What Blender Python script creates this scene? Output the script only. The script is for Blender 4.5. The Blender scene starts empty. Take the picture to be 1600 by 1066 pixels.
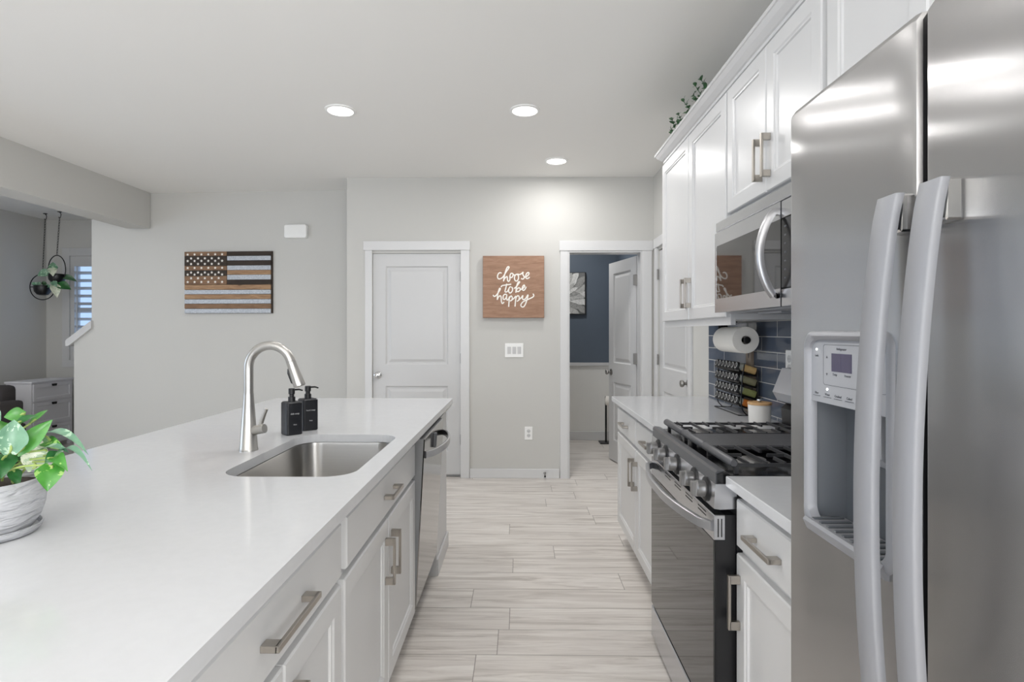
import bpy, bmesh, math, random
from mathutils import Vector, Matrix
random.seed(7)
PI = math.pi
SC = bpy.context.scene
COL = SC.collection

# ------------------------------------------------------------------ camera
PSI = math.atan(12 / 880)
CAM_Z = 1.33
cam_d = bpy.data.cameras.new('camera')
cam_d.sensor_width = 36
cam_d.lens = 880 / 1600 * 36
cam_d.shift_y = -14 / 1600
cam_d.clip_start = 0.02
cam = bpy.data.objects.new('camera', cam_d)
cam.location = (0, 0, CAM_Z)
cam.rotation_euler = (PI / 2, 0, PSI)
COL.objects.link(cam)
SC.camera = cam

# ------------------------------------------------------------------ world, daylight, exposure
SC.view_settings.view_transform = 'Standard'
SC.view_settings.look = 'None'
SC.view_settings.gamma = 1
SC.view_settings.use_curve_mapping = False
SC.view_settings.exposure = 0.0
SC.cycles.use_denoising = True
SC.cycles.max_bounces = 10
SC.cycles.diffuse_bounces = 5
SC.cycles.glossy_bounces = 5
SC.cycles.sample_clamp_indirect = 6
SC.cycles.caustics_reflective = False
SC.cycles.caustics_refractive = False
wd = bpy.data.worlds.new('world')
SC.world = wd
wd.use_nodes = True
bg = wd.node_tree.nodes['Background']
bg.inputs[0].default_value = (0.46, 0.66, 1.0, 1)
bg.inputs[1].default_value = 1.25


def area(name, loc, rot, sx, sy, watts, col):
    l = bpy.data.lights.new(name, 'AREA')
    l.shape = 'RECTANGLE'
    l.size, l.size_y = sx, sy
    l.energy = watts
    l.color = col
    o = bpy.data.objects.new(name, l)
    o.location = loc
    o.rotation_euler = rot
    COL.objects.link(o)
    return o


# unseen fills added behind and right of the camera, daylight at the big left window
area('added_back_fill', (-1.7, -3.15, 1.1), (-PI / 2, 0, PI), 2.3, 2.0, 78, (0.97, 0.985, 1.0))  # unseen source, added for even brightness
area('added_side_fill', (1.19, -1.5, 1.5), (0, PI / 2, 0), 1.3, 1.5, 84, (1.0, 0.99, 0.97))  # unseen source, added to light the beam and island fronts
area('daylight_living_window', (-5.88, 1.6, 1.55), (0, -PI / 2, 0), 1.5, 2.6, 40, (0.78, 0.88, 1.0))

# unseen upward fill well behind the camera, added to brighten the ceiling
area('added_ceiling_fill', (-0.9, -1.9, 1.75), (PI, 0, 0), 0.5, 0.5, 92, (0.99, 0.99, 1.0))

LAMP_W = 5.0          # each recessed lamp
LAMP_EMIT = 6.0


# ------------------------------------------------------------------ colour and node helpers
def lin(c):
    c = c / 255
    return c / 12.92 if c <= 0.04045 else ((c + 0.055) / 1.055) ** 2.4


def rgb(r, g, b):
    return (lin(r), lin(g), lin(b), 1)


class NT:
    """small node-tree writer"""
    def __init__(self, name):
        self.m = bpy.data.materials.new(name)
        self.m.use_nodes = True
        self.t = self.m.node_tree
        self.b = self.t.nodes['Principled BSDF']

    def n(self, kind, **kw):
        nd = self.t.nodes.new('ShaderNode' + kind)
        for k, v in kw.items():
            setattr(nd, k, v)
        return nd

    def l(self, a, b):
        self.t.links.new(a, b)

    def put(self, sock, v):
        if isinstance(v, bpy.types.NodeSocket):
            self.l(v, sock)
        else:
            sock.default_value = v

    def math(self, op, a, b=0.0, c=0.0):
        nd = self.n('Math', operation=op)
        for i, v in enumerate((a, b, c)):
            self.put(nd.inputs[i], v)
        return nd.outputs[0]

    def mix(self, f, a, b, blend='MIX'):
        nd = self.n('Mix', data_type='RGBA', blend_type=blend)
        self.put(nd.inputs['Factor'], f)
        self.put(nd.inputs[6], a)
        self.put(nd.inputs[7], b)
        return nd.outputs[2]

    def ramp(self, f, stops):
        nd = self.n('ValToRGB')
        e = nd.color_ramp.elements
        while len(e) < len(stops):
            e.new(0.5)
        for el, (p, c) in zip(e, stops):
            el.position = p
            el.color = c
        self.put(nd.inputs[0], f)
        return nd.outputs[0]

    def coord(self, kind='Object', scale=(1, 1, 1), rot=(0, 0, 0)):
        if kind == 'Position':
            o = self.n('NewGeometry').outputs['Position']
        else:
            o = self.n('TexCoord').outputs[kind]
        mp = self.n('Mapping')
        mp.inputs['Scale'].default_value = scale
        mp.inputs['Rotation'].default_value = rot
        self.l(o, mp.inputs[0])
        return mp.outputs[0]

    def noise(self, vec, scale, detail=3, rough=0.5, dist=0.0):
        nd = self.n('TexNoise')
        self.l(vec, nd.inputs['Vector'])
        nd.inputs['Scale'].default_value = scale
        nd.inputs['Detail'].default_value = detail
        nd.inputs['Roughness'].default_value = rough
        nd.inputs['Distortion'].default_value = dist
        return nd.outputs['Fac']

    def bump(self, h, strength, dist=0.001):
        nd = self.n('Bump')
        nd.inputs['Strength'].default_value = strength
        nd.inputs['Distance'].default_value = dist
        self.l(h, nd.inputs['Height'])
        self.l(nd.outputs[0], self.b.inputs['Normal'])

    def set(self, **kw):
        for k, v in kw.items():
            self.put(self.b.inputs[k.replace('_', ' ')], v)
        return self


def plain(name, col, rough=0.5, metal=0.0, vary=0.04, scale=6.0, bump=0.0, bscale=200.0, kind='Object', spec=0.5):
    """a paint, plastic or fabric with a little procedural unevenness"""
    t = NT(name)
    c = t.coord(kind)
    f = t.noise(c, scale, 4)
    a = tuple(min(1, x * (1 - vary)) for x in col[:3]) + (1,)
    b = tuple(min(1, x * (1 + vary)) for x in col[:3]) + (1,)
    t.set(Base_Color=t.mix(f, a, b), Roughness=rough, Metallic=metal)
    t.b.inputs['Specular IOR Level'].default_value = spec
    if bump:
        t.bump(t.noise(c, bscale, 2), bump)
    return t.m


def steel(name, base, rough, aniso, tangent=(0, 0, 1), grain=(600, 600, 3), wave=0.0, amp=0.12):
    """brushed steel: long grain, stretched highlight"""
    t = NT(name)
    f = t.noise(t.coord('Object', grain), 1.0, 3, 0.6)
    lo = tuple(x * (1 - amp * 0.5) for x in base[:3]) + (1,)
    hi = tuple(min(1, x * (1 + amp * 0.5)) for x in base[:3]) + (1,)
    t.set(Base_Color=t.mix(f, lo, hi), Metallic=1.0, Anisotropic=aniso)
    r = t.n('MapRange')
    t.l(f, r.inputs[0])
    r.inputs[3].default_value = rough * 0.96
    r.inputs[4].default_value = rough * 1.04
    t.l(r.outputs[0], t.b.inputs['Roughness'])
    if aniso:
        v = t.n('CombineXYZ')
        for i in range(3):
            v.inputs[i].default_value = tangent[i]
        t.l(v.outputs[0], t.b.inputs['Tangent'])
    if wave:
        t.bump(t.noise(t.coord('Object', (1, 1.2, 3.2)), 1.6, 1), wave, 0.02)
    return t.m


M = {}
M['wall'] = plain('wall paint warm grey', rgb(200, 199, 195), 0.75, vary=0.015, scale=1.5, bump=0.12, bscale=160, kind='Position', spec=0.3)
M['ceiling'] = plain('ceiling paint', rgb(240, 239, 236), 0.6, vary=0.012, scale=1.0, bump=0.18, bscale=90, kind='Position', spec=0.35)
M['trim'] = plain('white trim paint', rgb(202, 202, 202), 0.35, vary=0.01)
M['casing'] = plain('white casing paint', rgb(214, 214, 214), 0.35, vary=0.01)
M['cabinet'] = plain('white cabinet lacquer', rgb(210, 210, 210), 0.3, vary=0.01)
M['cabinet_in'] = plain('shadowed cabinet gap', rgb(120, 118, 114), 0.6)
M['blue_wall'] = plain('dark slate blue paint', rgb(86, 97, 110), 0.55, vary=0.05, scale=2, kind='Position')
M['wainscot'] = plain('white wainscot paint', rgb(222, 221, 217), 0.45, vary=0.01, kind='Position')
M['nickel'] = steel('brushed nickel', rgb(178, 172, 164), 0.30, 0.0, grain=(40, 40, 400), amp=0.06)
M['faucet'] = steel('faucet stainless', rgb(184, 182, 178), 0.34, 0.0, grain=(300, 300, 4), amp=0.06)
M['fridge'] = steel('refrigerator stainless', rgb(186, 185, 185), 0.25, 1.0, tangent=(0.04, 1, 0.04), wave=0.05, amp=0.04)
M['steel'] = steel('appliance stainless', rgb(200, 201, 204), 0.24, 0.5, grain=(300, 4, 600), tangent=(0.12, 0.98, 0.12))
M['dishwasher'] = steel('dishwasher stainless', rgb(158, 157, 156), 0.12, 0.0, amp=0.05)
M['sink'] = steel('sink stainless', rgb(165, 163, 160), 0.30, 0.3, grain=(4, 300, 300))
M['handle_steel'] = plain('satin silver handle', rgb(148, 149, 153), 0.5, 0.25, vary=0.01)
M['grey_case'] = plain('grey appliance case', rgb(98, 100, 104), 0.4, vary=0.03)
M['disp_grey'] = plain('silver grey plastic', rgb(176, 178, 183), 0.35, 0.3, vary=0.01)
M['cavity'] = plain('dark grey plastic', rgb(84, 88, 93), 0.35, vary=0.03)
M['black_gloss'] = plain('black enamel', rgb(17, 17, 19), 0.16, vary=0.02)
M['bar'] = plain('polished steel bar', rgb(184, 184, 186), 0.3, 0.8, vary=0.02)
M['lip'] = plain('dark grey metal lip', rgb(92, 93, 96), 0.32, 0.3, vary=0.0)
M['knob'] = plain('brushed knob metal', rgb(150, 149, 148), 0.3, 0.8, vary=0.03)
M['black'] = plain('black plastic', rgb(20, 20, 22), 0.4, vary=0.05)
M['black_wire'] = plain('black wire metal', rgb(18, 18, 19), 0.35, 0.4)
M['iron'] = plain('cast iron', rgb(72, 72, 74), 0.34, 0.4, vary=0.1, bump=0.2, bscale=500)
M['griddle'] = plain('grey griddle plate', rgb(92, 92, 95), 0.45, 0.4, vary=0.15, scale=30)
M['burner'] = plain('worn burner metal', rgb(128, 126, 124), 0.5, 0.5, vary=0.25, scale=60)
M['display'] = plain('violet grey display', rgb(74, 70, 92), 0.2, vary=0.02)
M['mark_dark'] = plain('dark print', rgb(70, 72, 78), 0.5)
M['mark_light'] = plain('pale print', rgb(205, 205, 205), 0.5)
M['white_plastic'] = plain('white plastic', rgb(240, 240, 238), 0.3, vary=0.005)
M['white_ceramic'] = plain('white ceramic', rgb(238, 235, 230), 0.25, vary=0.01)
M['paper'] = plain('white paper', rgb(240, 236, 228), 0.85, vary=0.02, scale=40, bump=0.3, bscale=400)
M['soap'] = plain('matte black bottle', rgb(19, 20, 25), 0.38, vary=0.03)
M['fabric'] = plain('charcoal upholstery', rgb(58, 54, 54), 0.9, vary=0.25, scale=300, bump=0.6, bscale=600)
M['dresser'] = plain('white dresser paint', rgb(226, 225, 229), 0.4, vary=0.01)
M['letter'] = plain('white lettering paint', rgb(240, 236, 229), 0.5)
M['stem'] = plain('plant stem', rgb(150, 170, 95), 0.5, vary=0.2)
M['soil'] = plain('potting soil', rgb(50, 40, 32), 0.95, vary=0.4, scale=120, bump=0.8, bscale=200)
M['hinge'] = plain('satin nickel hinge', rgb(150, 148, 145), 0.35, 0.9)
M['rubber'] = plain('grout line grey', rgb(60, 60, 60), 0.7)


def quartz():
    t = NT('white quartz')
    c = t.coord('Position')
    f = t.noise(c, 2.2, 6, 0.55, 1.2)
    v = t.math('SUBTRACT', 1.0, t.math('MULTIPLY', t.math('ABSOLUTE', t.math('SUBTRACT', f, 0.5)), 14.0))
    v = t.math('MAXIMUM', v, 0.0)
    sp = t.noise(c, 45, 3)
    base = t.mix(sp, rgb(198, 199, 201), rgb(204, 205, 207))
    t.set(Base_Color=t.mix(t.math('MULTIPLY', v, 0.10), base, rgb(212, 213, 216)), Roughness=0.13)
    return t.m


def floor_mat():
    """pale oak planks laid along X, staggered per row"""
    W, L, Y0 = 0.1975, 1.22, 2.319
    t = NT('pale oak planks')
    pos = t.n('NewGeometry').outputs['Position']
    s = t.n('SeparateXYZ')
    t.l(pos, s.inputs[0])
    v = t.math('DIVIDE', t.math('SUBTRACT', s.outputs[1], Y0), W)
    row = t.math('FLOOR', v)
    fv = t.math('SUBTRACT', v, row)
    wn = t.n('TexWhiteNoise', noise_dimensions='1D')
    t.l(row, wn.inputs['W'])
    u = t.math('ADD', t.math('DIVIDE', s.outputs[0], L), t.math('MULTIPLY', wn.outputs['Value'], 7.0))
    col = t.math('FLOOR', u)
    fu = t.math('SUBTRACT', u, col)
    cc = t.n('CombineXYZ')
    t.l(row, cc.inputs[0])
    t.l(col, cc.inputs[1])
    w2 = t.n('TexWhiteNoise', noise_dimensions='2D')
    t.l(cc.outputs[0], w2.inputs['Vector'])
    seed = w2.outputs['Value']
    g = t.n('CombineXYZ')
    t.l(t.math('ADD', t.math('MULTIPLY', s.outputs[0], 1.1), t.math('MULTIPLY', seed, 37.0)), g.inputs[0])
    t.l(t.math('MULTIPLY', s.outputs[1], 14.0), g.inputs[1])
    t.l(t.math('MULTIPLY', seed, 91.0), g.inputs[2])
    n1 = t.noise(g.outputs[0], 1.7, 6, 0.65, 0.8)
    g2 = t.n('CombineXYZ')
    t.l(t.math('ADD', t.math('MULTIPLY', s.outputs[0], 3.0), t.math('MULTIPLY', seed, 17.0)), g2.inputs[0])
    t.l(t.math('MULTIPLY', s.outputs[1], 130.0), g2.inputs[1])
    n2 = t.noise(g2.outputs[0], 1.0, 3, 0.6)
    tone = t.ramp(n1, [(0.30, rgb(176, 168, 160)), (0.50, rgb(222, 216, 210)), (0.70, rgb(243, 239, 234))])
    tone = t.mix(t.math('MULTIPLY', t.math('SUBTRACT', n2, 0.35), 0.6), tone, rgb(176, 169, 162))
    tone = t.mix(t.math('MULTIPLY', seed, 0.30), tone, rgb(206, 200, 194))
    e1 = t.math('MINIMUM', fv, t.math('SUBTRACT', 1.0, fv))
    e2 = t.math('MINIMUM', fu, t.math('SUBTRACT', 1.0, fu))
    gap = t.math('MAXIMUM', t.math('LESS_THAN', e1, 0.009), t.math('LESS_THAN', e2, 0.0016))
    t.set(Base_Color=t.mix(t.math('MULTIPLY', gap, 0.65), tone, rgb(108, 100, 92)), Roughness=0.36)
    t.b.inputs['Specular IOR Level'].default_value = 0.4
    t.bump(t.math('SUBTRACT', t.math('MULTIPLY', n2, 0.3), gap), 0.25, 0.0008)
    return t.m


def tile_mat():
    """glossy blue subway tile on the wall plane X = const"""
    H, L, Z0, Y0 = 0.0755, 0.34, 1.1565, 3.33
    t = NT('blue glazed tile')
    pos = t.n('NewGeometry').outputs['Position']
    s = t.n('SeparateXYZ')
    t.l(pos, s.inputs[0])
    v = t.math('DIVIDE', t.math('SUBTRACT', s.outputs[2], Z0), H)
    row = t.math('FLOOR', v)
    fv = t.math('SUBTRACT', v, row)
    half = t.math('MULTIPLY', t.math('PINGPONG', row, 1.0), 0.5)
    u = t.math('ADD', t.math('DIVIDE', t.math('SUBTRACT', s.outputs[1], Y0), L), half)
    col = t.math('FLOOR', u)
    fu = t.math('SUBTRACT', u, col)
    cc = t.n('CombineXYZ')
    t.l(row, cc.inputs[0])
    t.l(col, cc.inputs[1])
    w2 = t.n('TexWhiteNoise', noise_dimensions='2D')
    t.l(cc.outputs[0], w2.inputs['Vector'])
    cl = t.noise(t.coord('Position', (1, 9, 14)), 1.4, 4, 0.6)
    base = t.mix(w2.outputs['Value'], rgb(84, 93, 107), rgb(114, 120, 131))
    base = t.mix(t.math('MULTIPLY', cl, 0.6), base, rgb(68, 78, 94))
    e1 = t.math('MULTIPLY', t.math('MINIMUM', fv, t.math('SUBTRACT', 1.0, fv)), H)
    e2 = t.math('MULTIPLY', t.math('MINIMUM', fu, t.math('SUBTRACT', 1.0, fu)), L)
    d = t.math('MINIMUM', e1, e2)
    gap = t.math('LESS_THAN', d, 0.0019)
    t.set(Base_Color=t.mix(gap, base, rgb(196, 194, 190)))
    t.set(Roughness=t.math('ADD', t.math('MULTIPLY', gap, 0.6), 0.08))
    h = t.math('ADD', t.math('MINIMUM', t.math('MULTIPLY', d, 160.0), 1.0), t.math('MULTIPLY', cl, 0.5))
    t.bump(h, 0.25, 0.002)
    return t.m


def wood(name, dark, light, axis_scale=(2, 14, 14), rough=0.55, knots=0.0, det=2.5):
    t = NT(name)
    c = t.coord('Object', axis_scale)
    n = t.noise(c, det, 6, 0.6, 0.9)
    fine = t.noise(t.coord('Object', tuple(a * 8 for a in axis_scale)), 2.0, 3)
    col = t.ramp(n, [(0.3, dark), (0.7, light)])
    col = t.mix(t.math('MULTIPLY', fine, 0.35), col, dark)
    if knots:
        k = t.noise(t.coord('Object', (3, 9, 9)), 2.2, 2)
        col = t.mix(t.math('MULTIPLY', t.math('GREATER_THAN', k, 0.69), knots), col, rgb(60, 40, 25))
    t.set(Base_Color=col, Roughness=rough)
    return t.m


def galv():
    t = NT('galvanised sheet')
    v = t.n('TexVoronoi')
    t.l(t.coord('Object', (1, 1, 1.4)), v.inputs['Vector'])
    v.inputs['Scale'].default_value = 110
    n = t.noise(t.coord('Object'), 60, 3)
    col = t.mix(v.outputs['Color'], rgb(150, 155, 162), rgb(205, 208, 212))
    t.set(Base_Color=t.mix(t.math('MULTIPLY', n, 0.5), col, rgb(176, 180, 186)), Roughness=0.5, Metallic=0.25)
    return t.m


def leaf_mat(name, dark, light, pale, amount):
    t = NT(name)
    c = t.coord('Object')
    n = t.noise(c, 55, 3, 0.6)
    m = t.noise(t.coord('Object', (1, 1, 1)), 30, 4, 0.7, 0.6)
    col = t.mix(n, dark, light)
    col = t.mix(t.math('MULTIPLY', t.math('GREATER_THAN', m, 1 - amount), 0.8), col, pale)
    t.set(Base_Color=col, Roughness=0.32)
    t.b.inputs['Subsurface Weight'].default_value = 0.0
    return t.m


M['quartz'] = quartz()
M['floor'] = floor_mat()
M['tile'] = tile_mat()
M['sign_wood'] = wood('stained sign board', rgb(138, 104, 82), rgb(172, 136, 112), (2.5, 10, 16), 0.6)
M['flag_tan'] = wood('tan flag plank', rgb(128, 98, 72), rgb(188, 152, 116), (2.5, 16, 22), 0.7, 0.7)
M['flag_brown'] = wood('brown flag plank', rgb(104, 78, 58), rgb(156, 122, 92), (2.5, 16, 22), 0.7, 0.5)
M['flag_dark'] = wood('charred flag plank', rgb(40, 32, 26), rgb(66, 54, 44), (2.5, 16, 22), 0.75)
M['galv'] = galv()
M['bamboo'] = wood('bamboo lid wood', rgb(190, 146, 96), rgb(222, 182, 132), (3, 18, 18), 0.5)
M['board'] = wood('cutting board wood', rgb(132, 116, 100), rgb(172, 156, 138), (14, 14, 3), 0.5)
M['leaf_green'] = leaf_mat('bright leaf', rgb(34, 104, 34), rgb(84, 152, 56), rgb(160, 196, 112), 0.38)
M['leaf_dark'] = leaf_mat('deep green leaf', rgb(20, 72, 34), rgb(50, 116, 54), rgb(120, 170, 110), 0.32)
M['leaf_grey'] = leaf_mat('grey green leaf', rgb(70, 118, 92), rgb(122, 162, 132), rgb(176, 202, 176), 0.45)
M['leaf_pale'] = leaf_mat('cream variegated leaf', rgb(140, 168, 128), rgb(196, 208, 184), rgb(226, 228, 208), 0.55)
M['leaf_small'] = leaf_mat('small dark leaf', rgb(40, 72, 48), rgb(92, 132, 92), rgb(140, 170, 138), 0.3)


def glassy(name, col, rough, ior=1.6, metal=0.0):
    t = NT(name)
    t.set(Base_Color=col, Roughness=rough, IOR=ior, Metallic=metal)
    return t.m


M['oven_glass'] = glassy('black oven glass', rgb(10, 10, 11), 0.03, 1.8)
M['mw_glass'] = glassy('dark microwave glass', rgb(20, 20, 22), 0.02, 1.9)
M['chrome'] = glassy('chrome', rgb(215, 215, 215), 0.08, 1.5, 1.0)


def clear_glass():
    t = NT('clear jar glass')
    t.set(Base_Color=rgb(178, 180, 170), Roughness=0.05)
    t.b.inputs['Transmission Weight'].default_value = 0.3
    t.b.inputs['IOR'].default_value = 1.3
    return t.m


M['glass'] = clear_glass()


def window_glass():
    t = NT('window glass')
    tr = t.n('BsdfTransparent')
    gl = t.n('BsdfGlossy')
    gl.inputs['Roughness'].default_value = 0.02
    mx = t.n('MixShader')
    mx.inputs[0].default_value = 0.06
    t.l(tr.outputs[0], mx.inputs[1])
    t.l(gl.outputs[0], mx.inputs[2])
    out = t.t.nodes['Material Output']
    t.l(mx.outputs[0], out.inputs[0])
    return t.m


M['pane'] = window_glass()


def emit(name, col, s):
    t = NT(name)
    t.set(Base_Color=col)
    t.b.inputs['Emission Color'].default_value = col
    t.b.inputs['Emission Strength'].default_value = s
    return t.m


M['lamp'] = emit('recessed lamp diffuser', (1.0, 0.96, 0.9, 1), LAMP_EMIT)
M['led'] = emit('white indicator', (1, 1, 1, 1), 2.5)


def ceramic_grey():
    t = NT('ribbed grey ceramic')
    c = t.coord('Object')
    n = t.noise(c, 60, 3)
    w = t.noise(t.coord('Object', (14, 14, 60)), 1.2, 2, 0.5, 0.6)
    t.set(Base_Color=t.mix(n, rgb(172, 173, 176), rgb(188, 189, 192)), Roughness=0.6)
    t.bump(w, 1.0, 0.012)
    return t.m


M['pot'] = ceramic_grey()


def bead_board():
    t = NT('beadboard paint')
    s = t.n('SeparateXYZ')
    t.l(t.n('NewGeometry').outputs['Position'], s.inputs[0])
    f = t.math('FRACT', t.math('DIVIDE', s.outputs[0], 0.05))
    g = t.math('LESS_THAN', f, 0.07)
    t.set(Base_Color=rgb(222, 221, 217), Roughness=0.45)
    t.bump(t.math('SUBTRACT', 1.0, g), 0.5, 0.003)
    return t.m


M['bead'] = bead_board()


# ------------------------------------------------------------------ mesh helpers
ORG = {}


class MB:
    def __init__(self, T=None):
        self.bm = bmesh.new()
        self.T = T            # point -> point map, or None
        self.mi = 0

    def v(self, p):
        p = Vector(p)
        return self.bm.verts.new(self.T(p) if self.T else p)

    def f(self, vs):
        try:
            fc = self.bm.faces.new(vs)
            fc.material_index = self.mi
            return fc
        except ValueError:
            return None

    def box(self, x0, x1, y0, y1, z0, z1, bev=0.0, seg=1):
        c = [self.v((x, y, z)) for x in (x0, x1) for y in (y0, y1) for z in (z0, z1)]
        fs = [self.f([c[i] for i in q]) for q in ((0, 1, 3, 2), (4, 6, 7, 5), (0, 4, 5, 1), (2, 3, 7, 6), (0, 2, 6, 4), (1, 5, 7, 3))]
        if bev:
            es = list({e for f_ in fs for e in f_.edges})
            r = bmesh.ops.bevel(self.bm, geom=es, offset=bev, segments=seg, affect='EDGES', profile=0.5)
            for f_ in r['faces']:
                f_.material_index = self.mi
        return self

    def loft(self, loops, cap0=True, cap1=True, ring=True):
        rows = [[self.v(p) for p in lp] for lp in loops]
        n = len(rows[0])
        for a, b in zip(rows, rows[1:]):
            for i in range(n if ring else n - 1):
                j = (i + 1) % n
                self.f([a[i], a[j], b[j], b[i]])
        if cap0:
            self.f(rows[0][::-1])
        if cap1:
            self.f(rows[-1])
        return self

    def rects(self, seq, cap0=True, cap1=True):
        """seq of (u0,u1,v0,v1,w): concentric rectangles, (u,v,w) fed to the map"""
        return self.loft([[(a, c, w), (b, c, w), (b, d, w), (a, d, w)] for a, b, c, d, w in seq], cap0, cap1)

    def prism(self, poly, a, b, axis='y'):
        """polygon in the two other axes, extruded from a to b"""
        def P(p, t):
            return {'x': (t, p[0], p[1]), 'y': (p[0], t, p[1]), 'z': (p[0], p[1], t)}[axis]
        return self.loft([[P(p, a) for p in poly], [P(p, b) for p in poly]])

    def lathe(self, prof, c=(0, 0, 0), axis=(0, 0, 1), n=32, cap=True):
        """prof: list of (r, h) along axis"""
        ax = Vector(axis).normalized()
        u = ax.orthogonal().normalized()
        w = ax.cross(u)
        c = Vector(c)
        lp = [[c + ax * h + (u * math.cos(2 * PI * k / n) + w * math.sin(2 * PI * k / n)) * max(r, 1e-5) for k in range(n)] for r, h in prof]
        return self.loft(lp, cap, cap)

    def cyl(self, p0, p1, r, n=16, r2=None):
        p0, p1 = Vector(p0), Vector(p1)
        return self.lathe([(r, 0), (r if r2 is None else r2, (p1 - p0).length)], p0, p1 - p0, n)

    def tube(self, pts, r, n=8, closed=False, flat=None):
        """round (or flattened) tube along points; r number or list"""
        pts = [Vector(p) for p in pts]
        m = len(pts)
        rs = r if isinstance(r, (list, tuple)) else [r] * m
        tang = []
        for i in range(m):
            a = pts[(i - 1) % m] if closed or i else pts[0]
            b = pts[(i + 1) % m] if closed or i < m - 1 else pts[-1]
            d = (b - a)
            tang.append(d.normalized() if d.length > 1e-9 else Vector((0, 0, 1)))
        nrm = tang[0].orthogonal().normalized()
        if flat is not None:
            nrm = (Vector(flat) - tang[0] * tang[0].dot(Vector(flat))).normalized()
        loops = []
        for i in range(m):
            nrm = nrm - tang[i] * nrm.dot(tang[i])
            nrm = nrm.normalized() if nrm.length > 1e-6 else tang[i].orthogonal().normalized()
            bi = tang[i].cross(nrm)
            k2 = 0.35 if flat is not None else 1.0
            loops.append([pts[i] + (nrm * math.cos(2 * PI * k / n) * k2 + bi * math.sin(2 * PI * k / n)) * rs[i] for k in range(n)])
        if closed:
            loops.append(loops[0])
            return self.loft(loops, False, False)
        return self.loft(loops)

    def sweep(self, pts, prof, up):
        """profile of (side, up) pairs swept along points, up kept fixed"""
        pts = [Vector(p) for p in pts]
        up = Vector(up)
        lo = []
        for i, p in enumerate(pts):
            d = (pts[min(i + 1, len(pts) - 1)] - pts[max(i - 1, 0)]).normalized()
            side = d.cross(up).normalized()
            u2 = side.cross(d)
            lo.append([p + side * a + u2 * b for a, b in prof])
        return self.loft(lo)

    def sphere(self, c, r, n=16, sz=1.0):
        prof = [(r * math.sin(PI * k / n), -r * math.cos(PI * k / n) * sz) for k in range(n + 1)]
        return self.lathe(prof, c, (0, 0, 1), n * 2, False)

    def build(self, name, mat, parent=None, smooth=True, angle=35, origin=None):
        bm = self.bm
        bmesh.ops.remove_doubles(bm, verts=bm.verts, dist=1e-6)
        bmesh.ops.recalc_face_normals(bm, faces=bm.faces)
        if origin is not None:
            org = Vector(origin)
        elif parent is not None:
            org = ORG[parent.name]
        else:
            xs = [v.co for v in bm.verts]
            org = Vector(((min(v.x for v in xs) + max(v.x for v in xs)) / 2, (min(v.y for v in xs) + max(v.y for v in xs)) / 2, min(v.z for v in xs)))
        for v in bm.verts:
            v.co -= org
        me = bpy.data.meshes.new(name)
        bm.to_mesh(me)
        bm.free()
        for m_ in (mat if isinstance(mat, (list, tuple)) else [mat]):
            me.materials.append(m_)
        if smooth:
            me.shade_smooth()
            me.set_sharp_from_angle(angle=math.radians(angle))
        o = bpy.data.objects.new(name, me)
        COL.objects.link(o)
        if parent is not None:
            o.parent = parent
        else:
            o.location = org
        ORG[o.name] = org
        return o


def tag(o, label=None, cat=None, group=None, kind=None):
    if label:
        o['label'] = label
    if cat:
        o['category'] = cat
    if group:
        o['group'] = group
    if kind:
        o['kind'] = kind
    return o


def thing(name, loc, label, cat, group=None):
    o = bpy.data.objects.new(name, None)
    o.empty_display_size = 0.05
    o.location = loc
    COL.objects.link(o)
    ORG[o.name] = Vector(loc)
    return tag(o, label, cat, group)


def struct(o, label=None):
    o['kind'] = 'structure'
    if label:
        o['label'] = label
    return o


def copy_tree(o, loc=None, parent=None):
    c = o.copy()
    COL.objects.link(c)
    if parent is not None:
        c.parent = parent
    if loc is not None:
        c.location = loc
        ORG[c.name] = Vector(loc)
    for ch in list(o.children):
        copy_tree(ch, None, c)
    return c


def spline(pts, sub=6, closed=False):
    """Catmull-Rom through points"""
    P = [Vector(p) for p in pts]
    n = len(P)
    out = []
    rng = range(n if closed else n - 1)
    for i in rng:
        p0 = P[(i - 1) % n] if closed or i > 0 else P[0] * 2 - P[1]
        p1, p2 = P[i], P[(i + 1) % n]
        p3 = P[(i + 2) % n] if closed or i + 2 < n else P[-1] * 2 - P[-2]
        for k in range(sub):
            t = k / sub
            out.append(0.5 * ((2 * p1) + (p2 - p0) * t + (2 * p0 - 5 * p1 + 4 * p2 - p3) * t * t + (-p0 + 3 * p1 - 3 * p2 + p3) * t ** 3))
    if not closed:
        out.append(P[-1])
    return out


def rr(u0, u1, v0, v1, r, n=6):
    """rounded rectangle loop of (u, v)"""
    out = []
    for cx, cy, a in ((u1 - r, v1 - r, 0), (u0 + r, v1 - r, 90), (u0 + r, v0 + r, 180), (u1 - r, v0 + r, 270)):
        for k in range(n + 1):
            t = math.radians(a + 90 * k / n)
            out.append((cx + r * math.cos(t), cy + r * math.sin(t)))
    return out


def text(name, s, size, M4, mat, parent, depth=0.0004, align='CENTER', space=1.0):
    """raised lettering; M4 places the text plane (x right, y up, z out)"""
    cu = bpy.data.curves.new('txt', 'FONT')
    cu.body = s
    cu.size = size
    cu.extrude = depth
    cu.align_x = align
    cu.align_y = 'CENTER'
    cu.space_character = space
    cu.resolution_u = 3
    to = bpy.data.objects.new('txt', cu)
    me = bpy.data.meshes.new_from_object(to)
    bpy.data.objects.remove(to)
    me.transform(M4)
    org = ORG[parent.name]
    me.transform(Matrix.Translation(-org))
    me.name = name
    me.materials.clear()
    me.materials.append(mat)
    o = bpy.data.objects.new(name, me)
    COL.objects.link(o)
    o.parent = parent
    ORG[o.name] = org
    return o


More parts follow.
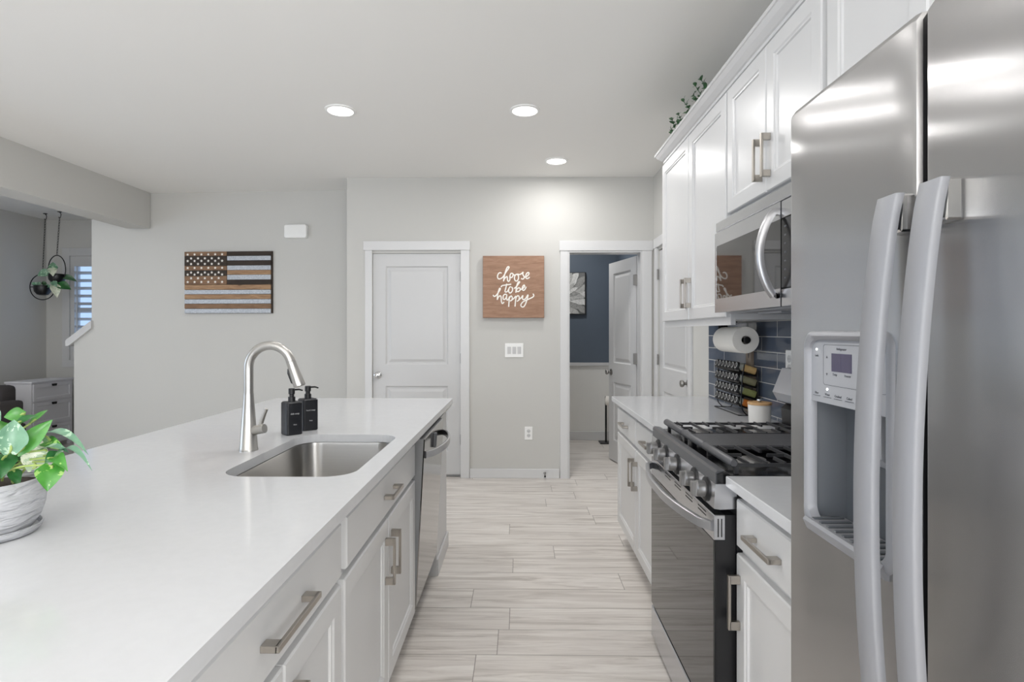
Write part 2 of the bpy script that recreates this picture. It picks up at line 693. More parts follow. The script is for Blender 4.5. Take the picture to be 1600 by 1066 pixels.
def basis(origin, x, y, z):
    m = Matrix.Identity(4)
    for i, a in enumerate((x, y, z)):
        a = Vector(a).normalized()
        for k in range(3):
            m[k][i] = a[k]
    for k in range(3):
        m[k][3] = origin[k]
    return m


# ------------------------------------------------------------------ room shell
CEIL = 2.74
XR = 1.215            # right wall face
YB = 5.13             # back wall face
XL, YF, YN = -5.95, 7.0, -3.2

m = MB().box(XL - 0.2, XR + 0.3, YN - 0.2, 7.3, -0.1, 0)
struct(m.build('floor', M['floor'], smooth=False, origin=(0, 0, 0)))
m = MB().box(XL - 0.2, XR + 0.3, YN - 0.2, 7.3, CEIL, CEIL + 0.1)
struct(m.build('ceiling', M['ceiling'], smooth=False, origin=(0, 0, CEIL)))

D1 = (-1.345, -0.537, 2.05)       # closed door opening
D2 = (0.437, 1.110, 2.068)        # open doorway
m = MB()
m.box(-1.58, D1[0], YB, YB + 0.12, 0, CEIL)
m.box(D1[0], D1[1], YB, YB + 0.12, D1[2], CEIL)
m.box(D1[1], D2[0], YB, YB + 0.12, 0, CEIL)
m.box(D2[0], D2[1], YB, YB + 0.12, D2[2], CEIL)
m.box(D2[1], XR, YB, YB + 0.12, 0, CEIL)
m.box(-1.58, -1.46, YB + 0.12, 5.70, 0, CEIL)
struct(m.build('wall_back', M['wall'], smooth=False, origin=(0, YB, 0)))

D3 = (4.04, 4.96, 2.05)           # door in the right wall
m = MB()
m.box(XR, XR + 0.12, YN, -2.25, 0, CEIL)
m.box(XR, XR + 0.12, -2.25, -0.75, 0, 0.85)
m.box(XR, XR + 0.12, -2.25, -0.75, 2.15, CEIL)
m.box(XR, XR + 0.12, -0.75, D3[0], 0, CEIL)
m.box(XR, XR + 0.12, D3[0], D3[1], D3[2], CEIL)
m.box(XR, XR + 0.12, D3[1], 5.25, 0, CEIL)
struct(m.build('wall_right', M['wall'], smooth=False, origin=(XR, 0, 0)))

# slightly skewed wall on the left beside the stairs, with its sloping low end
SK = 0.0493


def skew(p):
    return Vector((p.x, 5.56 + (-1.58 - p.x) * SK + p.y, p.z))


m = MB(skew)
m.prism([(-1.58, 0), (-1.58, CEIL), (-4.375, CEIL), (-4.375, 1.385), (-4.565, 1.245), (-4.565, 0)], 0, 0.12, 'y')
struct(m.build('wall_stair', M['wall'], smooth=False, origin=(-1.58, 5.56, 0)))
m = MB(skew)
m.prism([(-4.635, 1.185), (-4.635, 1.245), (-4.36, 1.447), (-4.36, 1.37), (-4.60, 1.19)], -0.03, 0.15, 'y')
struct(m.build('trim_stair', M['trim'], smooth=False), 'white sloping cap on the low stair wall')

m = MB().box(-3.98, -3.745, YN, 5.66, 2.38, CEIL)
struct(m.build('wall_beam', M['wall'], smooth=False), 'dropped ceiling beam along the left side')

W1 = (-5.644, -4.70, 0.98, 2.285)
m = MB()
m.box(XL, W1[0], YF, YF + 0.14, 0, CEIL)
m.box(W1[1], -1.46, YF, YF + 0.14, 0, CEIL)
m.box(W1[0], W1[1], YF, YF + 0.14, 0, W1[2])
m.box(W1[0], W1[1], YF, YF + 0.14, W1[3], CEIL)
m.box(-1.58, -1.46, 5.70, YF, 0, CEIL)
struct(m.build('wall_far', M['wall'], smooth=False, origin=(-4, YF, 0)))
m = MB()
m.box(XL - 0.12, XL, YN, 0.3, 0, CEIL)
m.box(XL - 0.12, XL, 2.9, YF + 0.14, 0, CEIL)
m.box(XL - 0.12, XL, 0.3, 2.9, 0, 0.8)
m.box(XL - 0.12, XL, 0.3, 2.9, 2.3, CEIL)
struct(m.build('wall_left', M['wall'], smooth=False, origin=(XL, 0, 0)))
m = MB()
m.box(XL, -2.85, YN - 0.12, YN, 0, CEIL)
m.box(-0.55, XR, YN - 0.12, YN, 0, CEIL)
m.box(-2.85, -0.55, YN - 0.12, YN, 2.1, CEIL)
struct(m.build('wall_front', M['wall'], smooth=False, origin=(0, YN, 0)))

# bathroom behind the doorway
m = MB()
m.box(-0.5, 1.32, 6.95, 7.05, 0.935, CEIL)
m.box(1.20, 1.32, 5.25, 6.95, 0.935, CEIL)
m.box(-0.5, -0.4, 5.25, 6.95, 0.935, CEIL)
struct(m.build('wall_bathroom', M['blue_wall'], smooth=False), 'dark slate blue bathroom wall')
m = MB()
m.box(-0.5, 1.32, 6.938, 7.05, 0, 0.935)
m.box(1.188, 1.32, 5.25, 6.938, 0, 0.935)
m.box(-0.5, -0.388, 5.25, 6.938, 0, 0.935)
struct(m.build('wall_wainscot', M['bead'], smooth=False), 'white wainscot below the blue wall')
m = MB().box(-0.388, 1.188, 6.915, 6.938, 0.915, 0.955, 0.004)
m.box(1.165, 1.188, 5.9, 6.915, 0.915, 0.955, 0.004)
struct(m.build('trim_chair_rail', M['trim']), 'white chair rail in the bathroom')
m = MB().box(-0.388, 1.188, 6.922, 6.938, 0, 0.11, 0.004)
struct(m.build('baseboard_bathroom', M['trim']))

# baseboards
m = MB().box(-0.455, 0.361, YB - 0.014, YB, 0, 0.085, 0.003)
m.box(-1.58, -1.41, YB - 0.014, YB, 0, 0.085, 0.003)
struct(m.build('baseboard_back', M['casing']))
m = MB(skew).box(-4.56, -1.60, -0.014, 0, 0, 0.085, 0.003)
struct(m.build('baseboard_stair', M['trim']))
m = MB().box(XL, XL + 0.014, 2.9, YF, 0, 0.085, 0.003)
struct(m.build('baseboard_left', M['trim']))


# interior doors ------------------------------------------------------
def door_slab(mb, w, h, t, hinge_w=0.12):
    """two raised-panel slab in local (u along width, v up, w out of both faces)"""
    st, tr, lr, br = 0.115, 0.115, 0.175, 0.21
    lock = 0.915
    pan = [(st, w - st, br, lock - lr / 2 - 0.02), (st, w - st, lock + lr / 2, h - tr)]
    for side in (0, 1):
        s = 1 if side == 0 else -1
        z = t if side == 0 else 0
        for a, b, c, d in ((0, st, 0, h), (w - st, w, 0, h), (st, w - st, 0, br), (st, w - st, pan[0][3], pan[1][2]), (st, w - st, h - tr, h)):
            mb.f([mb.v((a, c, z)), mb.v((b, c, z)), mb.v((b, d, z)), mb.v((a, d, z))])
        for a, b, c, d in pan:
            mb.rects([(a, b, c, d, z), (a + 0.012, b - 0.012, c + 0.012, d - 0.012, z - s * 0.011),
                      (a + 0.026, b - 0.026, c + 0.026, d - 0.026, z - s * 0.011),
                      (a + 0.05, b - 0.05, c + 0.05, d - 0.05, z - s * 0.003)], False, True)
    mb.rects([(0, w, 0, h, 0), (0, w, 0, h, t)], False, False)


def knob(mb, c, ax, r=0.027):
    mb.lathe([(0.033, 0), (0.033, 0.004), (0.026, 0.010), (0.012, 0.012), (0.011, 0.030), (r * 0.8, 0.036), (r, 0.047), (r * 0.85, 0.059), (0.008, 0.064)], c, ax, 24)


def hinge(mb, c, ax='z', h=0.09, r=0.0075):
    mb.cyl((c[0], c[1], c[2] - h / 2), (c[0], c[1], c[2] + h / 2), r, 10)


CAS = 0.063
# door 1, closed, in the back wall
d1 = struct(thing('door_1', (-0.94, YB, 0), 'closed white two panel door in the back wall', None))
m = MB(lambda p: Vector((-1.343 + p.x, YB + 0.012 + (0.035 - p.z), 0.028 + p.y)))
door_slab(m, 0.804, 2.02, 0.035)
m.build('door_panel', M['trim'], d1, smooth=False)
m = MB()
m.box(-1.41, D1[0], YB - 0.018, YB, 0, 2.075, 0.002)
m.box(D1[1], -0.457, YB - 0.018, YB, 0, 2.075, 0.002)
m.box(-1.425, -0.452, YB - 0.024, YB, 2.075, 2.158, 0.002)
m.build('door_casing', M['casing'], d1)
m = MB()
m.box(D1[0], D1[0] + 0.002, YB + 0.05, YB + 0.12, 0, 2.05)
m.box(D1[0] - 0.0, D1[1], YB + 0.055, YB + 0.12, 0.0, 2.05)
m.build('door_jamb', M['trim'], d1, smooth=False)
m = MB()
knob(m, (-1.297, YB + 0.012, 0.935), (0, -1, 0))
m.build('door_knob', M['chrome'], d1)
for z in (1.835, 1.09, 0.35):
    m = MB()
    hinge(m, (-0.535, YB - 0.004, z))
    m.build('door_hinge', M['hinge'], d1)

# doorway 2 with an open door into the bathroom
d2 = struct(thing('door_2', (0.77, YB, 0), 'white door standing open into the blue bathroom', None))
m = MB()
m.box(0.368, D2[0], YB - 0.018, YB, 0, 2.075, 0.002)
m.box(D2[1], 1.197, YB - 0.018, YB, 0, 2.075, 0.002)
m.box(0.361, 1.205, YB - 0.024, YB, 2.068, 2.158, 0.002)
m.build('door_casing', M['casing'], d2)
m = MB()
m.box(D2[0] - 0.001, D2[0] + 0.016, YB - 0.016, YB + 0.135, 0, 2.068)
m.box(D2[1] - 0.016, D2[1] + 0.001, YB - 0.016, YB + 0.135, 0, 2.068)
m.box(D2[0] + 0.016, D2[1] - 0.016, YB - 0.016, YB + 0.135, 2.052, 2.067)
m.build('door_jamb', M['trim'], d2, smooth=False)
ang = math.radians(76)
hx, hy = 1.088, YB + 0.150
ca, sa = math.cos(ang), math.sin(ang)


def leaf2(p):           # p.x from hinge towards free edge, p.z thickness
    x, y = -p.x, p.z - 0.0
    return Vector((hx + x * ca + y * sa, hy - x * sa + y * ca, 0.012 + p.y))


m = MB(leaf2)
door_slab(m, 0.64, 2.03, 0.035)
lf = m.build('door_panel', M['trim'], d2, smooth=False)
m = MB()
c = leaf2(Vector((0.58, 0.905, 0.0)))
ax = leaf2(Vector((0.58, 0.905, 0.0))) - leaf2(Vector((0.58, 0.905, 0.035)))
knob(m, c, ax)
m.build('door_knob', M['hinge'], d2)
m = MB()
c = leaf2(Vector((0.58, 0.905, 0.035)))
knob(m, c, -ax)
m.build('door_knob', M['hinge'], d2)
for z in (1.815, 1.08, 0.34):
    m = MB()
    m.box(D2[1] - 0.052, D2[1] - 0.012, YB + 0.125, YB + 0.142, z - 0.05, z + 0.05, 0.002)
    hinge(m, (D2[1] - 0.022, YB + 0.142, z), h=0.1)
    m.build('door_hinge', M['hinge'], d2)

# door 3, closed, in the right wall past the counter
d3 = struct(thing('door_3', (XR, 4.5, 0), 'closed white door in the right wall behind the cabinets', None))
m = MB(lambda p: Vector((XR + 0.012 + (0.035 - p.z), D3[0] + 0.003 + p.x, 0.02 + p.y)))
door_slab(m, 0.914, 2.02, 0.035)
m.build('door_panel', M['trim'], d3, smooth=False)
m = MB()
m.box(XR - 0.018, XR, D3[0] - 0.075, D3[0], 0, 2.07, 0.002)
m.box(XR - 0.018, XR, D3[1], D3[1] + 0.075, 0, 2.07, 0.002)
m.box(XR - 0.024, XR, D3[0] - 0.085, D3[1] + 0.085, 2.07, 2.153, 0.002)
m.build('door_casing', M['casing'], d3)
m = MB().box(XR + 0.055, XR + 0.12, D3[0], D3[1], 0, 2.05)
m.build('door_jamb', M['trim'], d3, smooth=False)
m = MB()
knob(m, (XR + 0.012, 4.11, 0.955), (-1, 0, 0))
m.build('door_knob', M['hinge'], d3)
for z in (1.835, 1.09, 0.35):
    m = MB()
    hinge(m, (XR - 0.003, D3[1] - 0.002, z))
    m.build('door_hinge', M['hinge'], d3)

# stair-side window with louvred shutter
w1 = struct(thing('window_1', (-5.17, YF, 1.6), 'white framed window with louvred shutter by the stairs', None))
m = MB()
m.box(W1[0] - 0.09, W1[0], YF - 0.02, YF, W1[2], W1[3] + 0.10, 0.002)
m.box(W1[1], W1[1] + 0.09, YF - 0.02, YF, W1[2], W1[3] + 0.10, 0.002)
m.box(W1[0], W1[1], YF - 0.02, YF, W1[3], W1[3] + 0.10, 0.002)
m.box(W1[0] - 0.09, W1[1] + 0.09, YF - 0.02, YF, W1[2] - 0.09, W1[2], 0.002)
m.build('window_casing', M['trim'], w1)
m = MB()
for a, b in ((W1[0], W1[0] + 0.05), (W1[1] - 0.05, W1[1])):
    m.box(a, b, YF + 0.0, YF + 0.035, W1[2], W1[3])
m.box(W1[0] + 0.05, W1[1] - 0.05, YF, YF + 0.035, W1[2], W1[2] + 0.08)
m.box(W1[0] + 0.05, W1[1] - 0.05, YF, YF + 0.035, W1[3] - 0.13, W1[3])
m.build('shutter_frame', M['trim'], w1, smooth=False)
nl = 11
for k in range(nl):
    z = W1[2] + 0.125 + k * (W1[3] - W1[2] - 0.24) / nl
    m = MB()
    c0 = Vector((W1[0] + 0.052, YF + 0.018, z))
    c1 = Vector((W1[1] - 0.052, YF + 0.018, z))
    dy, dz = 0.036 * math.cos(math.radians(28)), 0.036 * math.sin(math.radians(28))
    pr = [(c0.y - dy, z + dz), (c0.y, z + 0.005), (c0.y + dy, z - dz), (c0.y, z - 0.005)]
    m.prism(pr, c0.x, c1.x, 'x')
    m.build('shutter_louvre', M['trim'], w1, smooth=False)
m = MB().box(-5.545, -5.535, YF - 0.03, YF - 0.02, W1[2] + 0.1, W1[3] - 0.14)
m.build('shutter_tilt_rod', M['trim'], w1, smooth=False)
m = MB().box(W1[0], W1[1], YF + 0.09, YF + 0.096, W1[2], W1[3])
m.build('window_pane', M['pane'], w1, smooth=False)
m = MB()
for a, b, c, d in ((W1[0], W1[0] + 0.04, W1[2], W1[3]), (W1[1] - 0.04, W1[1], W1[2], W1[3]), (W1[0], W1[1], W1[2], W1[2] + 0.04), (W1[0], W1[1], W1[3] - 0.04, W1[3]), (W1[0], W1[1], 1.60, 1.64)):
    m.box(a, b, YF + 0.075, YF + 0.11, c, d)
m.build('window_sash', M['trim'], w1, smooth=False)

# tile backsplash
m = MB().box(XR - 0.011, XR, 0.25, 3.605, 0.914, 1.42)
struct(m.build('wall_backsplash', M['tile'], smooth=False, origin=(XR, 3, 0.914)), 'blue subway tile backsplash between counter and upper cabinets')


# ------------------------------------------------------------------ cabinet builders
def mapR(xf):
    return lambda p: Vector((xf - p.z, p.x, p.y))       # right run: outward is -X


def mapI(xf):
    return lambda p: Vector((xf + p.z, p.x, p.y))       # island: outward is +X


def shaker(mb, a, b, c, d, fw=0.056, t=0.02):
    i1, i2, i3, i4 = fw, fw + 0.005, fw + 0.011, fw + 0.014
    mb.rects([(a, b, c, d, 0), (a, b, c, d, t - 0.004), (a + 0.004, b - 0.004, c + 0.004, d - 0.004, t),
              (a + i1, b - i1, c + i1, d - i1, t), (a + i2, b - i2, c + i2, d - i2, t - 0.004),
              (a + i3, b - i3, c + i3, d - i3, t - 0.0045), (a + i4, b - i4, c + i4, d - i4, t - 0.010)])


def slab(mb, a, b, c, d, t=0.02):
    mb.rects([(a, b, c, d, 0), (a, b, c, d, t - 0.004), (a + 0.004, b - 0.004, c + 0.004, d - 0.004, t)])


def pull(mb, u, v, vertical, L=0.155, t=0.02, out=0.034):
    h = L / 2
    if vertical:
        mb.box(u - 0.0065, u + 0.0065, v - h, v + h, t + out - 0.008, t + out, 0.0012)
        for s in (-1, 1):
            e = v + s * (h - 0.012)
            mb.box(u - 0.0065, u + 0.0065, e - 0.012, e + 0.012, t, t + out - 0.004, 0.001)
    else:
        mb.box(u - h, u + h, v - 0.0065, v + 0.0065, t + out - 0.008, t + out, 0.0012)
        for s in (-1, 1):
            e = u + s * (h - 0.012)
            mb.box(e - 0.012, e + 0.012, v - 0.0065, v + 0.0065, t, t + out - 0.004, 0.001)


def base_cabinet(name, mp, y0, y1, depth, drawers, doors, label, loc, L=0.155, cat='cabinet'):
    """drawers: (y0,y1); doors: (y0,y1,pull_y)"""
    root = thing(name, loc, label, cat, 'base cabinets')
    mb = MB(mp)
    mb.box(y0, y1, 0.105, 0.883, -depth, 0)
    mb.box(y0, y1, 0.0, 0.105, -depth, -0.062)
    mb.build('body', M['cabinet'], root, smooth=False)
    for a, b in drawers:
        mb = MB(mp)
        slab(mb, a, b, 0.712, 0.848)
        dr = mb.build('drawer', M['cabinet'], root, smooth=False)
        mb = MB(mp)
        pull(mb, (a + b) / 2, 0.779, False, L)
        mb.build('handle', M['nickel'], dr)
    for a, b, py in doors:
        mb = MB(mp)
        shaker(mb, a, b, 0.122, 0.692)
        dr = mb.build('door', M['cabinet'], root, smooth=False)
        mb = MB(mp)
        pull(mb, py, 0.56, True)
        mb.build('handle', M['nickel'], dr)
    return root


XD = 0.646            # right run carcass face (doors stand 2 cm proud)
XI = -0.470           # island carcass face
# right run
base_cabinet('base_cabinet', mapR(XD), 2.445, 3.63, XR - XD - 0.002, [(2.462, 3.045), (3.06, 3.615)],
             [(2.462, 3.045, 3.009), (3.06, 3.615, 3.10)], 'white base cabinet with two drawers and two doors beyond the range', (0.92, 3.03, 0))
base_cabinet('base_cabinet', mapR(XD), 1.232, 1.640, XR - XD - 0.002, [(1.236, 1.637)],
             [(1.236, 1.637, 1.612)], 'narrow white base cabinet between the range and the refrigerator', (0.92, 1.43, 0), L=0.165)
# island
base_cabinet('base_cabinet', mapI(XI), 0.72, 1.432, 0.58, [(0.73, 1.418)],
             [(0.73, 1.067, 1.03), (1.073, 1.418, 1.11)], 'white island cabinet nearest the camera under the long countertop', (-0.76, 1.08, 0), L=0.21)
isl = base_cabinet('sink_cabinet', mapI(XI), 1.434, 2.428, 0.58, [(1.462, 2.418)],
                   [(1.445, 1.925, 1.885), (1.931, 2.420, 1.972)], 'white island cabinet under the sink with a wide false drawer', (-0.76, 1.93, 0))
# lower the sink cabinet box so the sink bowl hangs free inside it
for ch in isl.children:
    if ch.name.startswith('body'):
        bm = bmesh.new()
        mp = mapI(XI)
        mb = MB(mp)
        mb.box(1.434, 2.428, 0.105, 0.62, -0.58, 0)
        mb.box(1.434, 2.428, 0.0, 0.105, -0.58, -0.062)
        mb.box(1.434, 2.428, 0.62, 0.883, -0.010, 0)
        org = ORG[isl.name]
        for v in mb.bm.verts:
            v.co -= org
        bmesh.ops.recalc_face_normals(mb.bm, faces=mb.bm.faces)
        mb.bm.to_mesh(ch.data)
        mb.bm.free()
        bm.free()

# island end walls and back
root = thing('kitchen_island', (-0.85, 2.0, 0), 'white painted island end wall and back panel beside the dishwasher', 'island')
for a, b in ((3.065, 3.49), (0.60, 0.715)):
    m = MB().box(-1.20, -0.455, a, b, 0, 0.883)
    m.build('end_panel', M['trim'], root, smooth=False)
m = MB().box(-1.20, -1.06, 0.715, 3.065, 0, 0.883)
m.build('back_panel', M['trim'], root, smooth=False)
m = MB()
m.box(-0.455, -0.443, 3.065, 3.503, 0, 0.09, 0.002)
m.box(-1.20, -0.455, 3.49, 3.503, 0, 0.09, 0.002)
m.build('baseboard', M['trim'], root)
m = MB().prism([(-0.455, 0.883), (-0.425, 0.883), (-0.43, 0.865), (-0.455, 0.835)], 3.17, 3.505, 'y')
m.build('moulding', M['trim'], root, smooth=False)


# ------------------------------------------------------------------ countertops
def plate_hole(mb, outer, hole, z0, z1):
    lo = []
    for z in (z1, z0):
        vo = [mb.v((x, y, z)) for x, y in outer]
        vh = [mb.v((x, y, z)) for x, y in hole]
        es = []
        for lp in (vo, vh):
            for i in range(len(lp)):
                es.append(mb.bm.edges.new((lp[i], lp[(i + 1) % len(lp)])))
        bmesh.ops.triangle_fill(mb.bm, use_beauty=True, use_dissolve=False, edges=es)
        lo.append((vo, vh))
    for k in (0, 1):
        a, b = lo[0][k], lo[1][k]
        for i in range(len(a)):
            j = (i + 1) % len(a)
            mb.f([a[i], a[j], b[j], b[i]])


SINK = (-0.880, -0.487, 1.610, 2.275)
m = MB()
plate_hole(m, rr(-1.530, -0.4195, 0.50, 3.535, 0.004, 2), rr(*SINK, 0.085, 8), 0.884, 0.914)
tag(m.build('island_countertop', M['quartz'], smooth=False), 'long white quartz countertop on the island holding the sink', 'countertop', 'quartz countertops')
m = MB().box(0.595, XR - 0.012, 2.437, 3.66, 0.884, 0.914, 0.002)
tag(m.build('countertop', M['quartz'], smooth=False), 'white quartz countertop beyond the range holding the spice rack', 'countertop', 'quartz countertops')
m = MB().box(0.595, XR - 0.012, 1.228, 1.636, 0.884, 0.914, 0.002)
tag(m.build('countertop', M['quartz'], smooth=False), 'short white quartz countertop between the range and the refrigerator', 'countertop', 'quartz countertops')

# sink
root = thing('kitchen_sink', (-0.68, 1.95, 0.68), 'undermount stainless steel sink bowl set in the island', 'sink')
m = MB()
a, b, c, d = SINK
lo = []
for off, z, r in ((-0.02, 0.883, 0.1), (0.004, 0.883, 0.083), (0.006, 0.87, 0.08), (0.014, 0.74, 0.075), (0.025, 0.705, 0.07), (0.05, 0.692, 0.06), (0.17, 0.685, 0.02)):
    lo.append([(x, y, z) for x, y in rr(a + off, b - off, c + off, d - off, r, 8)])
m.loft(lo, False, True)
o = m.build('bowl', M['sink'], root, angle=50)
m = MB().lathe([(0.045, 0), (0.045, 0.003), (0.036, 0.002), (0.02, -0.002)], (-0.6835, 1.95, 0.687), (0, 0, 1), 24)
m.build('drain', M['chrome'], root)

# faucet
fx, fy = -0.955, 1.972
root = thing('kitchen_faucet', (fx, fy, 0.914), 'brushed steel gooseneck pull down faucet behind the sink', 'faucet')
m = MB().lathe([(0.0315, 0), (0.0315, 0.004), (0.030, 0.006), (0.0185, 0.168), (0.0168, 0.2)], (fx, fy, 0.914), (0, 0, 1), 32)
m.build('base', M['faucet'], root)
pts = [(fx, fy, 1.09), (fx, fy, 1.15)]
R = 0.079
cz = 1.204
for k in range(0, 17):
    t = PI - math.radians(164) * k / 16
    pts.append((fx + R + R * math.cos(t), fy - 0.012 * k / 16, cz + R * math.sin(t)))
e = Vector(pts[-1])
m = MB().tube(pts, 0.0158, 20)
m.build('spout', M['faucet'], root, angle=60)
dr = (Vector(pts[-1]) - Vector(pts[-2])).normalized()
m = MB().lathe([(0.0162, 0), (0.0165, 0.004), (0.0158, 0.006), (0.0185, 0.05), (0.0205, 0.085), (0.0195, 0.09), (0.015, 0.088)], e + dr * 0.001, dr, 24)
m.build('spray_head', M['faucet'], root)
m = MB()
sd = dr.cross(Vector((0, 1, 0))).normalized()
if sd.x > 0:
    sd = -sd
q = e + dr * 0.02 + sd * 0.0165
m.tube([q, q + dr * 0.015 + sd * 0.004, q + dr * 0.05 + sd * 0.003, q + dr * 0.056 - sd * 0.001], [0.004, 0.006, 0.006, 0.003], 8)
m.build('spray_button', M['black'], root)
m = MB().cyl((fx + 0.018, fy - 0.004, 0.984), (fx + 0.062, fy - 0.012, 0.992), 0.016, 20)
m.build('valve', M['faucet'], root)
m = MB().tube([(fx + 0.045, fy - 0.008, 1.0), (fx + 0.052, fy - 0.010, 1.02), (fx + 0.069, fy - 0.014, 1.062)], [0.0075, 0.0072, 0.0062], 12)
m.build('lever', M['faucet'], root)


# soap bottles: same bottle twice, different print
def soap_bottle(cx, cy, rz, word, label):
    root = thing('soap_dispenser', (cx, cy, 0.914), label, 'soap dispenser', 'black soap bottles by the sink')
    R3 = Matrix.Rotation(rz, 3, 'Z')

    def T(p):
        return R3 @ p + Vector((cx, cy, 0.914))
    mb = MB(T)
    lo = []
    for z, ins, r in ((0, 0.003, 0.006), (0.003, 0, 0.008), (0.128, 0, 0.008), (0.133, 0.004, 0.008), (0.134, 0.018, 0.006)):
        lo.append([(x, y, z) for x, y in rr(-0.0325 + ins, 0.0325 - ins, -0.0325 + ins, 0.0325 - ins, r, 4)])
    mb.loft(lo)
    mb.build('bottle', M['soap'], root)
    mb = MB(T).lathe([(0.014, 0.134), (0.014, 0.152), (0.0095, 0.153), (0.0095, 0.162), (0.0125, 0.164), (0.0125, 0.184), (0.011, 0.186)], (0, 0, 0), (0, 0, 1), 20)
    mb.build('pump', M['black'], root)
    mb = MB(T).tube([(0.008, 0, 0.180), (0.03, -0.002, 0.180), (0.044, -0.004, 0.175)], [0.004, 0.0035, 0.003], 8)
    mb.build('nozzle', M['black'], root)
    ex, ey = R3 @ Vector((1, 0, 0)), R3 @ Vector((0, -1, 0))
    o = Vector((cx, cy, 0.914 + 0.086)) + ey * 0.0326
    text('lettering', word, 0.0095, basis(o, ex, (0, 0, 1), ey), M['mark_light'], root, 0.0002)
    o = Vector((cx, cy, 0.914 + 0.042)) + ey * 0.0326
    text('lettering', '16oz', 0.0075, basis(o, ex, (0, 0, 1), ey), M['mark_light'], root, 0.0002)


soap_bottle(-0.930, 2.285, math.radians(45), 'dish soap', 'black square pump bottle on the left, nearer the faucet')
soap_bottle(-0.904, 2.392, math.radians(42), 'hand soap', 'black square pump bottle on the right, partly behind the other')


# ------------------------------------------------------------------ upper cabinets
XU = 0.90
UZ0, UZ1 = 1.372, 2.375


def upper_cabinet(name, y0, y1, z0, doors, label):
    """doors: (y0, y1, pull_y)"""
    root = thing(name, (1.05, (y0 + y1) / 2, z0), label, 'cabinet', 'upper cabinets')
    mp = mapR(XU)
    mb = MB(mp)
    dp = XR - XU - 0.001
    mb.box(y0, y1, z0 + 0.012, UZ1, -dp, 0)
    mb.box(y0, y1, z0 - 0.012, z0 + 0.012, -0.02, 0)
    mb.build('body', M['cabinet'], root, smooth=False)
    for a, b, py in doors:
        mb = MB(mp)
        shaker(mb, a, b, z0 + 0.022, UZ1 - 0.02)
        dr = mb.build('door', M['cabinet'], root, smooth=False)
        if py is not None:
            mb = MB(mp)
            pull(mb, py, z0 + 0.160 if z0 < 1.6 else z0 + 0.145, True, 0.153)
            mb.build('handle', M['nickel'], dr)
    return root


upper_cabinet('upper_cabinet', 2.412, 3.50, UZ0, [(2.420, 2.945, 2.912), (2.951, 3.49, 2.988)], 'tall white upper cabinet with two doors left of the microwave')
upper_cabinet('upper_cabinet', 1.650, 2.408, 1.808, [(1.656, 2.022, 1.992), (2.028, 2.402, 2.060)], 'short white upper cabinet directly above the microwave')
upper_cabinet('upper_cabinet', 1.222, 1.646, UZ0, [(1.228, 1.628, 1.265)], 'white upper cabinet between the microwave and the refrigerator')

m = MB()
prof = [(0.905, 2.375), (0.893, 2.375), (0.893, 2.388), (0.886, 2.391), (0.866, 2.408), (0.853, 2.424), (0.848, 2.426), (0.848, 2.440), (0.905, 2.440)]
m.prism(prof, 1.222, 3.50, 'y')
lo = [[(x, 3.50, z) for x, z in prof], [(x, 3.50 + (0.905 - x), z) for x, z in prof]]
m.loft(lo)
end = [(3.50 + (0.905 - x), z) for x, z in prof]
m.loft([[(0.905, y, z) for y, z in end], [(XR, y, z) for y, z in end]])
struct(m.build('trim_crown', M['cabinet'], smooth=False), 'white crown moulding along the top of the upper cabinets')

# ------------------------------------------------------------------ microwave
my0, my1, mz0, mz1, mx = 1.652, 2.406, 1.412, 1.792, 0.830
root = thing('microwave', (1.04, 2.05, mz0), 'stainless over the range microwave hung under the short cabinet', 'microwave')
m = MB()
m.box(mx + 0.03, XR - 0.012, my0, my1, mz0 + 0.006, mz1, 0.003)
m.build('body', M['grey_case'], root, smooth=False)
m = MB().box(mx + 0.004, mx + 0.03, my0, my1, 1.751, mz1, 0.003)
m.build('vent_strip', M['steel'], root, smooth=False)
mp = mapR(mx + 0.03)
m = MB(mp)           # door with window opening
for a, b, c, d in ((1.805, 2.406, mz0, 1.469), (1.805, 2.406, 1.690, 1.746), (2.392, 2.406, 1.469, 1.690)):
    m.box(a, b, c, d, 0, 0.03)
dr = m.build('door', M['steel'], root, smooth=False)
m = MB(mp).rects([(1.805, 2.392, 1.469, 1.690, 0.0), (1.805, 2.392, 1.469, 1.690, 0.029)])
m.build('window', M['mw_glass'], dr, smooth=False)
m = MB(mp)
m.box(my0, 1.800, 1.469, 1.690, 0, 0.029, 0.002)
m.build('control_panel', M['black_gloss'], root, smooth=False)
for a, b in ((1.692, 1.746), (mz0, 1.467)):
    m = MB(mp).box(my0, 1.800, a, b, 0, 0.029, 0.002)
    m.build('panel_frame', M['steel'], root, smooth=False)
m = MB(mp)
for r in range(7):
    for q in range(3):
        u = 1.775 - q * 0.05
        z = 1.662 - r * 0.027
        m.box(u - 0.008, u + 0.006, z - 0.003, z + 0.003, 0.029, 0.0295)
o = m.build('button', M['mark_dark'], root, smooth=False)
tag(o, 'pale printed keys', kind='stuff')
pts = [(mx + 0.001, 0, 1.716)]
for k in range(13):
    s = k / 12
    pts.append((mx - 0.016 - 0.044 * math.sin(PI * s) ** 0.8, 0, 1.716 - 0.268 * s))
pts.append((mx + 0.001, 0, 1.448))
pts = [Vector((p[0], 1.822, p[2])) for p in pts]
m = MB().sweep(pts, [(-0.011, -0.011), (-0.011, 0.006), (-0.006, 0.011), (0.006, 0.011), (0.011, 0.006), (0.011, -0.011)], (-1, 0, 0.001))
m.build('handle', M['bar'], root, angle=50)
m = MB()
m.box(mx + 0.05, XR - 0.015, my0 + 0.02, my1 - 0.02, mz0 - 0.004, mz0 + 0.006)
for k in range(2):
    y = 1.76 + k * 0.32
    m.box(0.96, 1.10, y, y + 0.2, mz0 - 0.010, mz0 - 0.004)
m.build('underside', M['disp_grey'], root, smooth=False)

